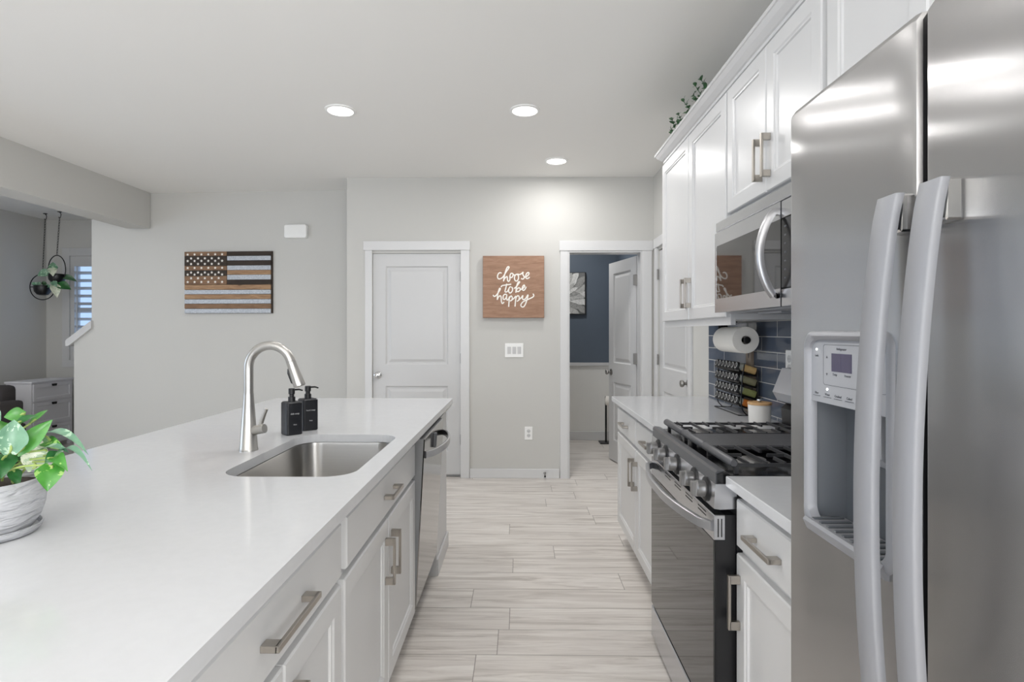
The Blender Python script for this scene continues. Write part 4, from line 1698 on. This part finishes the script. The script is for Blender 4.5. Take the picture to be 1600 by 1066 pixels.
# ------------------------------------------------------------------ recessed lamps
def lamp(x, y, label, watts=LAMP_W, r=0.082, z=CEIL, visible=True):
    root = thing('recessed_light', (x, y, z), label, 'ceiling light', 'recessed ceiling lights')
    m = MB().lathe([(r + 0.014, 0), (r + 0.013, -0.006), (r - 0.002, -0.010), (r - 0.004, -0.004)], (x, y, z), (0, 0, 1), 36, False)
    m.build('trim_ring', M['white_plastic'], root)
    m = MB().lathe([(r - 0.003, -0.004), (r * 0.6, -0.0055), (0.001, -0.006)], (x, y, z), (0, 0, 1), 32, True)
    m.build('diffuser', M['lamp'], root)
    l = bpy.data.lights.new('lamp_light', 'AREA')
    l.shape = 'DISK'
    l.size = r * 1.9
    l.energy = watts
    l.color = (1.0, 0.985, 0.97)
    lo_ = bpy.data.objects.new('lamp_light', l)
    lo_.location = (0, 0, -0.013)
    lo_.parent = root
    COL.objects.link(lo_)


lamp(-1.138, 3.561, 'glowing recessed ceiling light on the left above the island', 4.8)
lamp(0.033, 3.577, 'glowing recessed ceiling light in the middle above the aisle', 9.5)
lamp(0.302, 4.634, 'glowing recessed ceiling light nearest the open doorway', 7.5)
for x, y, s in ((-1.18, 2.2, 'left of the aisle'), (-0.30, 2.2, 'over the aisle'), (-0.05, 0.6, 'over the near aisle'), (-1.15, -1.2, 'behind the viewer on the left'), (-0.05, -1.2, 'behind the viewer on the right'), (-2.98, 2.95, 'over the dining side, added to light the beam')):  # the dining side lamp is an added fill for the beam
    lamp(x, y, 'recessed ceiling light out of view ' + s, 2.2 if x < -2 else 1.2 if x < -1 else 5.0 if y > 2 else 1.8)
for x, y, s in ((-4.95, 4.4, 'beside the beam'), (-5.2, 2.2, 'over the seating')):  # unseen lamps added to brighten the dresser corner
    lamp(x, y, 'added recessed fill light out of view in the living area ' + s, 6 if y > 4 else 9)
lamp(0.45, 6.1, 'recessed ceiling light inside the bathroom, out of view', 15)

# ------------------------------------------------------------------ countertop items on the right
# paper towel roll under the cabinet
root = thing('towel_holder', (1.10, 2.88, 1.36), 'black paper towel holder screwed under the upper cabinet', 'paper towel holder')
m = MB()
m.cyl((1.10, 2.735, 1.291), (1.10, 3.06, 1.291), 0.010, 14)
m.lathe([(0.0165, 0), (0.0165, 0.006), (0.011, 0.008)], (1.10, 2.742, 1.291), (0, -1, 0), 18)
m.box(1.075, 1.125, 3.06, 3.07, 1.27, 1.383, 0.002)
m.box(1.085, 1.115, 2.90, 3.07, 1.379, 1.384)
m.build('bracket', M['black_wire'], root)
m = MB().lathe([(0.021, 0), (0.0645, 0), (0.0655, 0.003), (0.0655, 0.277), (0.0645, 0.28), (0.021, 0.28), (0.021, 0)], (1.10, 2.755, 1.291), (0, 1, 0), 40, False)
tag(m.build('paper_towel', M['paper'], angle=50), 'white paper towel roll hanging under the upper cabinet', 'paper towel')

# spice rack and jars
JY0, JDY, JN = 2.842, 0.0465, 7
TZ = (1.163, 1.105, 1.047, 0.990)
tilt = math.radians(18)
jd = Vector((math.cos(tilt), 0, -math.sin(tilt)))      # from lid towards base
jn = Vector((math.sin(tilt), 0, math.cos(tilt)))
root = thing('spice_rack', (1.12, 2.98, 0.914), 'black four tier wire spice rack on the far counter', 'spice rack')
ylo, yhi = 2.812, 3.152
for z in TZ:
    m = MB()
    c = Vector((1.085, 0, z))
    under = c - jn * 0.0235
    a0, a1 = under + jd * 0.012, under + jd * 0.100
    m.loft([[(a0.x, y, a0.z), (a1.x, y, a1.z), (a1.x, y, a1.z - 0.003), (a0.x, y, a0.z - 0.003)] for y in (ylo, yhi)])
    b0 = a1 + jn * 0.028
    m.loft([[(a1.x, y, a1.z), (b0.x, y, b0.z), (b0.x + 0.003, y, b0.z), (a1.x + 0.003, y, a1.z)] for y in (ylo, yhi)])
    e0 = a0 + jn * 0.012
    m.loft([[(a0.x, y, a0.z), (e0.x, y, e0.z), (e0.x - 0.003, y, e0.z), (a0.x - 0.003, y, a0.z)] for y in (ylo, yhi)])
    m.build('shelf', M['black_wire'], root, smooth=False)
for y in (ylo - 0.002, yhi + 0.002):
    m = MB()
    m.tube(spline([(1.085, y, 0.917), (1.125, y, 0.917), (1.105, y, 0.945), (1.100, y, 1.0), (1.105, y, 1.10), (1.115, y, 1.172)], 5), 0.0028, 8)
    m.tube(spline([(1.125, y, 0.917), (1.178, y, 0.917), (1.182, y, 0.96), (1.182, y, 1.14)], 5), 0.0028, 8)
    m.build('side_wire', M['black_wire'], root)
m = MB().tube([(1.085, ylo, 0.917), (1.085, yhi, 0.917)], 0.0025, 8)
m.build('foot_wire', M['black_wire'], root)

SP = [rgb(196, 164, 110), rgb(128, 124, 96), rgb(134, 138, 84), rgb(196, 112, 44), rgb(120, 60, 36), rgb(168, 140, 92), rgb(70, 84, 50)]
for i, c in enumerate(SP):
    M['spice%d' % i] = plain('ground spice %d' % i, c, 0.3, vary=0.3, scale=250, bump=0.5, bscale=400)


def jar(loc, spice, label, group):
    """square glass jar lying on the rack, black lid facing the room"""
    root = thing('spice_jar', loc, label, 'spice jar', group)
    c = Vector(loc)

    def ring(h, r, k=16, sq=0.0):
        out = []
        for q in range(k):
            a_ = 2 * PI * q / k
            ct, st = math.cos(a_), math.sin(a_)
            if sq:
                e = max(abs(ct), abs(st))
                f_ = 1 / e * (1 - sq) + sq
                f_ = min(f_, 1.22)
                ct, st = ct * f_, st * f_
            out.append(c + jd * h + Vector((0, 1, 0)) * r * ct + jn * r * st)
        return out
    m = MB().loft([ring(0.0, 0.0195), ring(0.001, 0.0205), ring(0.011, 0.0205), ring(0.012, 0.018)])
    lid = m.build('lid', M['black'], root, angle=50)
    m = MB().loft([ring(-0.0006, 0.0142), ring(-0.0009, 0.0138)])
    m.build('lid_label', [M['white_plastic']], lid, smooth=False)
    m = MB().loft([ring(-0.0011, 0.0122), ring(-0.0013, 0.0118), ring(-0.0013, 0.0066), ring(-0.0002, 0.0060)])
    m.build('lid_print', M['black'], lid, smooth=False)
    m = MB().loft([ring(0.012, 0.0165), ring(0.018, 0.0175), ring(0.027, 0.0185, sq=0.1), ring(0.030, 0.0185, sq=0.1)])
    m.build('glass', M['glass'], root, angle=40)
    m = MB().loft([ring(0.0302, 0.0184, sq=0.1), ring(0.098, 0.0185, sq=0.1), ring(0.100, 0.016, sq=0.1)])
    m.build('spice', M['spice%d' % spice], root, smooth=False)
    return root


tiers = ('top', 'second', 'third', 'bottom')
fill = ('tan', 'grey green', 'olive green', 'orange')
for ti, z in enumerate(TZ):
    near = jar((1.085, JY0, z), ti, 'rightmost jar on the %s tier of the spice rack, filled with %s spice' % (tiers[ti], fill[ti]), 'spice jars')
    row = jar((1.085, JY0 + JDY, z), 4 + ti % 3, 'black lidded spice jar in the row on the %s tier of the rack' % tiers[ti], 'spice jars on the %s tier' % tiers[ti])
    for k in range(2, JN):
        copy_tree(row, (1.085, JY0 + JDY * k, z))

# canister with bamboo lid
root = thing('canister', (1.086, 2.565, 0.914), 'white ceramic canister with bamboo lid behind the stove', 'canister')
cc = (1.086, 2.565, 0.914)
m = MB().lathe([(0.043, 0), (0.046, 0.004), (0.0495, 0.086), (0.048, 0.088)], cc, (0, 0, 1), 36)
m.build('jar', M['white_ceramic'], root)
m = MB().lathe([(0.047, 0.088), (0.0515, 0.089), (0.0515, 0.097), (0.050, 0.099)], cc, (0, 0, 1), 36)
m.build('lid', M['bamboo'], root)
m = MB().lathe([(0.006, 0.098), (0.007, 0.103), (0.013, 0.106), (0.012, 0.112), (0.004, 0.114)], cc, (0, 0, 1), 18)
m.build('lid_knob', M['chrome'], root)

# cutting board leaning behind the rack
root = thing('cutting_board', (1.19, 2.945, 0.914), 'narrow handled wooden cutting board leaning on the tile behind the spice rack', 'cutting board')
m = MB()
zt = 1.262
out = [(2.715, 0.915), (2.715, 1.10), (2.735, 1.125), (2.742, 1.14), (2.742, zt - 0.012), (2.752, zt), (2.800, zt), (2.810, zt - 0.012), (2.810, 1.14), (2.817, 1.125), (2.837, 1.10), (2.837, 0.915)]
m.prism([(y_ + 0.168, z_) for y_, z_ in out], 1.189, 1.203, 'x')
m.build('board', M['board'], root, smooth=False)
m = MB()
m.prism([(2.944 + 0.007 * math.cos(2 * PI * k / 16), 1.215 + 0.022 * math.sin(2 * PI * k / 16)) for k in range(16)], 1.1885, 1.190, 'x')
m.build('hang_slot', M['black'], root, smooth=False)

# ------------------------------------------------------------------ foliage helpers
def leaf(mb, base, tip, width, facing, arch=0.2, fold=0.25, n=9, heart=True):
    """one leaf blade from base to tip; facing is roughly its upper side"""
    base, tip, facing = Vector(base), Vector(tip), Vector(facing)
    ax = tip - base
    L = ax.length
    d = ax / L
    nrm = (facing - d * facing.dot(d))
    nrm = nrm.normalized() if nrm.length > 1e-4 else d.orthogonal().normalized()
    side = d.cross(nrm)
    rows = []
    for k in range(n + 1):
        t = k / n
        if heart:
            w = width * (math.sin(PI * (t ** 0.62)) ** 0.85)
            if k == 0:
                w = width * 0.35
        else:
            w = width * math.sin(PI * min(1, 0.06 + 0.94 * t)) ** 0.9
        if k == n:
            w = width * 0.02
        mid = base + ax * t + nrm * (arch * L * 4 * t * (1 - t) * 0.5) + Vector((0, 0, arch * L * t * (1 - t)))
        back = -d * (0.10 * L if heart and k == 0 else 0)
        row = []
        for q in (-1, -0.5, 0, 0.5, 1):
            row.append(mid + side * w * 0.5 * q + nrm * (fold * w * (abs(q) ** 1.5) * 0.5) + (back if q else Vector()))
        rows.append(row)
    mb.loft(rows, False, False, ring=False)


def px(x, y, Y):
    """world point at depth Y seen at pixel (x, y)"""
    c, s = math.cos(PSI), math.sin(PSI)
    a_ = x - 800
    d = Vector((-s * 880 + c * a_, c * 880 + s * a_, 519 - y))
    return Vector((0, 0, CAM_Z)) + d * (Y / d.y)


# potted pothos on the island
pc = Vector((-1.090, 1.135, 0.914))
root = thing('potted_plant', pc, 'leafy green pothos in a ribbed grey pot on the island', 'potted plant')
m = MB().lathe([(0.072, 0), (0.084, 0.002), (0.091, 0.012), (0.093, 0.018), (0.089, 0.018), (0.084, 0.009), (0.02, 0.007)], pc, (0, 0, 1), 40)
m.build('saucer', M['pot'], root)
m = MB().lathe([(0.062, 0.007), (0.074, 0.010), (0.088, 0.032), (0.0955, 0.058), (0.097, 0.078), (0.094, 0.110), (0.093, 0.114), (0.089, 0.113), (0.088, 0.098), (0.02, 0.096)], pc, (0, 0, 1), 48)
m.build('pot', M['pot'], root)
m = MB().lathe([(0.0885, 0.098), (0.06, 0.102), (0.01, 0.104)], pc, (0, 0, 1), 28, True)
m.build('soil', M['soil'], root)
view = Vector((0.68, -0.73, 0.25))
up = Vector((0.25, -0.3, 0.9))
LEAVES = [  # base px, tip px, width px, depth base, depth tip, facing, material, arch
    ((38, 648), (6, 652), 24, 1.15, 1.13, view, 0, 0.15), ((28, 662), (60, 650), 16, 1.13, 1.16, up, 1, 0.15),
    ((50, 660), (75, 641), 11, 1.16, 1.20, up, 0, 0.1), ((30, 706), (82, 656), 27, 1.09, 1.12, view, 0, 0.12),
    ((16, 706), (22, 656), 40, 1.07, 1.08, view, 2, 0.1), ((52, 732), (58, 680), 34, 1.12, 1.13, view, 3, 0.1),
    ((64, 682), (138, 711), 17, 1.13, 1.10, up, 2, 0.28), ((66, 690), (104, 706), 20, 1.14, 1.12, view, 0, 0.2),
    ((64, 704), (108, 708), 15, 1.11, 1.09, up, 2, 0.2), ((86, 722), (144, 736), 13, 1.11, 1.07, up, 2, 0.45),
    ((90, 709), (70, 724), 20, 1.12, 1.10, view, 1, 0.2), ((84, 716), (106, 737), 20, 1.10, 1.07, view, 0, 0.3),
    ((78, 728), (74, 768), 36, 1.085, 1.065, view, 0, 0.2), ((16, 668), (-14, 690), 30, 1.12, 1.06, view, 0, 0.2),
    ((10, 712), (2, 748), 30, 1.10, 1.07, view, 1, 0.2), ((36, 720), (44, 690), 22, 1.17, 1.18, view, 1, 0.1),
    ((20, 735), (30, 760), 18, 1.13, 1.12, view, 1, 0.2), ((-20, 690), (-60, 650), 40, 1.12, 1.10, view, 1, 0.2),
    ((-30, 700), (-85, 700), 44, 1.12, 1.05, view, 0, 0.2), ((-10, 670), (-40, 635), 40, 1.16, 1.18, view, 2, 0.2),
    ((-20, 720), (-70, 760), 40, 1.06, 1.02, view, 0, 0.3), ((40, 690), (70, 672), 20, 1.20, 1.24, up, 1, 0.2)]
lm = [M['leaf_green'], M['leaf_dark'], M['leaf_grey'], M['leaf_pale']]
ms = MB()
for i, (b, t, w, y0, y1, fc, mi, ar) in enumerate(LEAVES):
    m = MB()
    bp, tp = px(*b, y0), px(*t, y1)
    leaf(m, bp, tp, w * 1.12 / 880, fc, ar)
    m.build('leaf', lm[mi], root, angle=80)
    s0 = pc + Vector((random.uniform(-0.045, 0.045), random.uniform(-0.04, 0.04), 0.10))
    mid = (s0 + bp) / 2 + Vector((0, 0, 0.02))
    ms.tube(spline([s0, mid, bp, bp + (tp - bp) * 0.2], 4), [0.0022] * 13, 6)
ms.build('stem', M['stem'], root, angle=80)

# greenery on top of the cabinets
root = thing('greenery_garland', (0.97, 3.2, 2.38), 'dark green leafy garland lying on top of the upper cabinets', 'garland')
ms, mlv = MB(), MB()
for q in range(15):
    y = 2.86 + q * 0.048
    b0 = Vector((0.97 + random.uniform(-0.02, 0.03), y, 2.385))
    gap = 0.06 if 5 < q < 9 else 0.0
    tp = Vector((0.925 + random.uniform(-0.015, 0.05), y + random.uniform(-0.05, 0.08), 2.60 - gap * 1.0 + random.uniform(-0.07, 0.03)))
    pts = spline([b0, (b0 + tp) / 2 + Vector((0.02, 0, 0.01)), tp], 5)
    ms.tube(pts, 0.0018, 5)
    for k in range(2, len(pts)):
        for s in (-1, 1):
            d = Vector((random.uniform(-0.7, 0.3), s * random.uniform(0.4, 1), random.uniform(0.0, 0.9))).normalized()
            leaf(mlv, pts[k], pts[k] + d * random.uniform(0.026, 0.042), 0.021, Vector((-0.4, -0.5, 0.7)), 0.15, 0.2, 5, False)
ms.tube([(0.98, 2.84, 2.383), (0.97, 3.55, 2.383)], 0.006, 6)
ms.build('stem', M['leaf_small'], root)
tag(mlv.build('leaves', M['leaf_small'], root, angle=80), kind='stuff')


# ------------------------------------------------------------------ far room
def hanging(hook, ring_c, ring_r, face, label, pot_r, leaves, ring=True):
    root = thing('hanging_planter', hook, label, 'hanging planter', 'hanging planters by the stair window')
    hook = Vector(hook)
    m = MB().lathe([(0.022, 0), (0.022, -0.005), (0.010, -0.009)], hook, (0, 0, 1), 16)
    m.build('ceiling_plate', M['black_wire'], root)
    m = MB()
    m.tube(spline([hook + Vector((0, 0, -0.006)), hook + Vector((0.016, 0, -0.03)), hook + Vector((0.008, 0, -0.07)), hook + Vector((-0.012, 0, -0.065))], 5), 0.004, 7)
    m.build('hook', M['black_wire'], root)
    rc = Vector(ring_c)
    top = rc + Vector((0, 0, ring_r))
    m = MB()
    n = int((hook.z - 0.07 - top.z) / 0.03)
    for k in range(n):
        z = hook.z - 0.07 - (k + 0.5) * (hook.z - 0.07 - top.z) / n
        a_ = 0 if k % 2 else PI / 2
        x = hook.x + (top.x - hook.x) * (k + 0.5) / n
        y = hook.y + (top.y - hook.y) * (k + 0.5) / n
        m.tube([(x + 0.0065 * math.cos(t) * math.cos(a_), y + 0.0065 * math.cos(t) * math.sin(a_), z + 0.020 * math.sin(t)) for t in [2 * PI * j / 10 for j in range(10)]], 0.0022, 5, True)
    m.build('chain', M['black_wire'], root)
    f = Vector((math.cos(face), math.sin(face), 0))
    m = MB()
    if ring:
        m.tube([rc + f * ring_r * math.cos(t) + Vector((0, 0, ring_r * math.sin(t))) for t in [2 * PI * j / 48 for j in range(48)]], 0.0055, 8, True)
        m.tube([rc - f * ring_r + Vector((0, 0, -0.0)), rc + f * ring_r], 0.005, 7)
    else:
        m.tube([rc + f * ring_r * 0.62 * math.cos(t) + Vector((0, 0, ring_r * math.sin(t))) for t in [2 * PI * j / 40 for j in range(40)]], 0.0055, 8, True)
    m.build('hoop', M['black_wire'], root)
    pcn = rc + Vector((0, 0, -ring_r * 0.10 if ring else -ring_r * 0.5))
    m = MB().lathe([(0.03, -pot_r * 0.95), (pot_r * 0.62, -pot_r * 0.86), (pot_r * 0.92, -pot_r * 0.45), (pot_r, 0.01), (pot_r * 0.95, 0.03), (pot_r * 0.86, 0.03), (pot_r * 0.8, 0.0), (0.01, 0.0)], pcn, (0, 0, 1), 28)
    m.build('pot', M['black'], root)
    for mi, dx, dz, L, w, d in leaves:
        m = MB()
        b_ = pcn + Vector((dx[0], dx[1], 0.02 + dz))
        leaf(m, b_, b_ + Vector(d) * L, w, (0.55, -0.75, 0.35), 0.2)
        m.build('leaf', lm[mi] if mi < 4 else M['leaf_small'], root, angle=80)
    return root


hanging((-5.640, 6.62, CEIL), (-5.655, 6.60, 1.865), 0.152, 0.0, 'black hoop planter hanging nearer the left wall with a black pot', 0.088,
        [(2, (0.0, -0.05), 0.01, 0.09, 0.06, (0.5, -0.3, 0.4)), (2, (-0.03, -0.04), 0.01, 0.09, 0.05, (-0.6, -0.2, 0.3)), (4, (0.02, 0.0), 0.02, 0.07, 0.05, (0.1, -0.2, 0.7)), (2, (0.05, -0.02), 0.0, 0.08, 0.05, (0.8, 0.1, -0.1))])
hanging((-5.385, 6.52, CEIL), (-5.40, 6.50, 2.06), 0.165, 0.0, 'black hanging planter nearer the window with trailing variegated leaves', 0.085,
        [(2, (-0.04, -0.05), 0.02, 0.16, 0.10, (-0.75, -0.2, -0.25)), (3, (0.0, -0.07), 0.07, 0.13, 0.09, (0.35, -0.3, -0.75)), (2, (0.0, -0.05), 0.06, 0.13, 0.09, (0.2, -0.3, 0.6)),
         (4, (0.06, 0.0), -0.02, 0.15, 0.07, (0.85, 0.4, -0.35)), (3, (0.04, -0.08), -0.12, 0.17, 0.10, (0.25, -0.1, -0.9)), (1, (0.06, -0.06), -0.12, 0.15, 0.11, (0.8, 0.3, -0.35)), (4, (-0.06, 0.0), 0.02, 0.12, 0.08, (-0.4, 0.1, 0.6)),
         (2, (0.02, -0.09), -0.09, 0.10, 0.07, (0.6, -0.1, -0.6))], ring=False)

# white dresser
dx0, dx1, dy0_, dy1_, dz = -5.685, -5.375, 6.13, 6.72, 0.78
root = thing('dresser', ((dx0 + dx1) / 2, (dy0_ + dy1_) / 2, 0), 'white chest of drawers with black cup pulls by the stair window', 'dresser')
m = MB()
m.box(dx0 + 0.012, dx1 - 0.012, dy0_ + 0.012, dy1_ - 0.012, 0.05, dz - 0.022)
m.build('body', M['dresser'], root, smooth=False)
m = MB().box(dx0, dx1, dy0_, dy1_, dz - 0.022, dz, 0.004)
m.build('top', M['dresser'], root)
for x in (dx0 + 0.03, dx1 - 0.03):
    for y in (dy0_ + 0.03, dy1_ - 0.03):
        m = MB().box(x - 0.018, x + 0.018, y - 0.018, y + 0.018, 0, 0.05)
        m.build('foot', M['dresser'], root, smooth=False)
mp = mapI(dx1 - 0.012)
for z0, z1 in ((0.555, 0.745), (0.285, 0.535), (0.065, 0.265)):
    m = MB(mp)
    a, b = dy0_ + 0.03, dy1_ - 0.03
    m.rects([(a, b, z0, z1, 0), (a, b, z0, z1, 0.012), (a + 0.035, b - 0.035, z0 + 0.035, z1 - 0.035, 0.012), (a + 0.042, b - 0.042, z0 + 0.042, z1 - 0.042, 0.005)])
    dr = m.build('drawer', M['dresser'], root, smooth=False)
    m = MB(mp)
    yc = (a + b) / 2
    zc = z1 - 0.022
    m.prism([(yc - 0.028, zc + 0.014), (yc + 0.028, zc + 0.014), (yc + 0.022, zc - 0.012), (yc - 0.022, zc - 0.012)], 0.012, 0.030, 'z')
    m.build('cup_pull', M['black'], dr, smooth=False)

# charcoal armchair behind the plant
root = thing('armchair', (-5.0, 5.0, 0), 'charcoal grey upholstered armchair behind the potted plant', 'armchair')
axx = -4.93
m = MB().box(axx - 0.72, axx - 0.02, 4.95, 5.60, 0.16, 0.42, 0.03, 3)
m.build('seat', M['fabric'], root)
m = MB().box(axx - 0.16, axx - 0.0, 4.92, 5.55, 0.16, 0.655, 0.035, 3)
m.build('armrest', M['fabric'], root)
m = MB().box(axx - 0.78, axx - 0.62, 4.92, 5.55, 0.16, 0.655, 0.035, 3)
m.build('armrest', M['fabric'], root)
m = MB().box(axx - 0.74, axx - 0.13, 5.42, 5.62, 0.30, 0.80, 0.05, 3)
m.build('backrest', M['fabric'], root)
for x in (axx - 0.70, axx - 0.06):
    for y in (4.99, 5.52):
        m = MB().cyl((x, y, 0.165), (x, y, 0), 0.022, 12, 0.014)
        m.build('leg', M['black'], root)
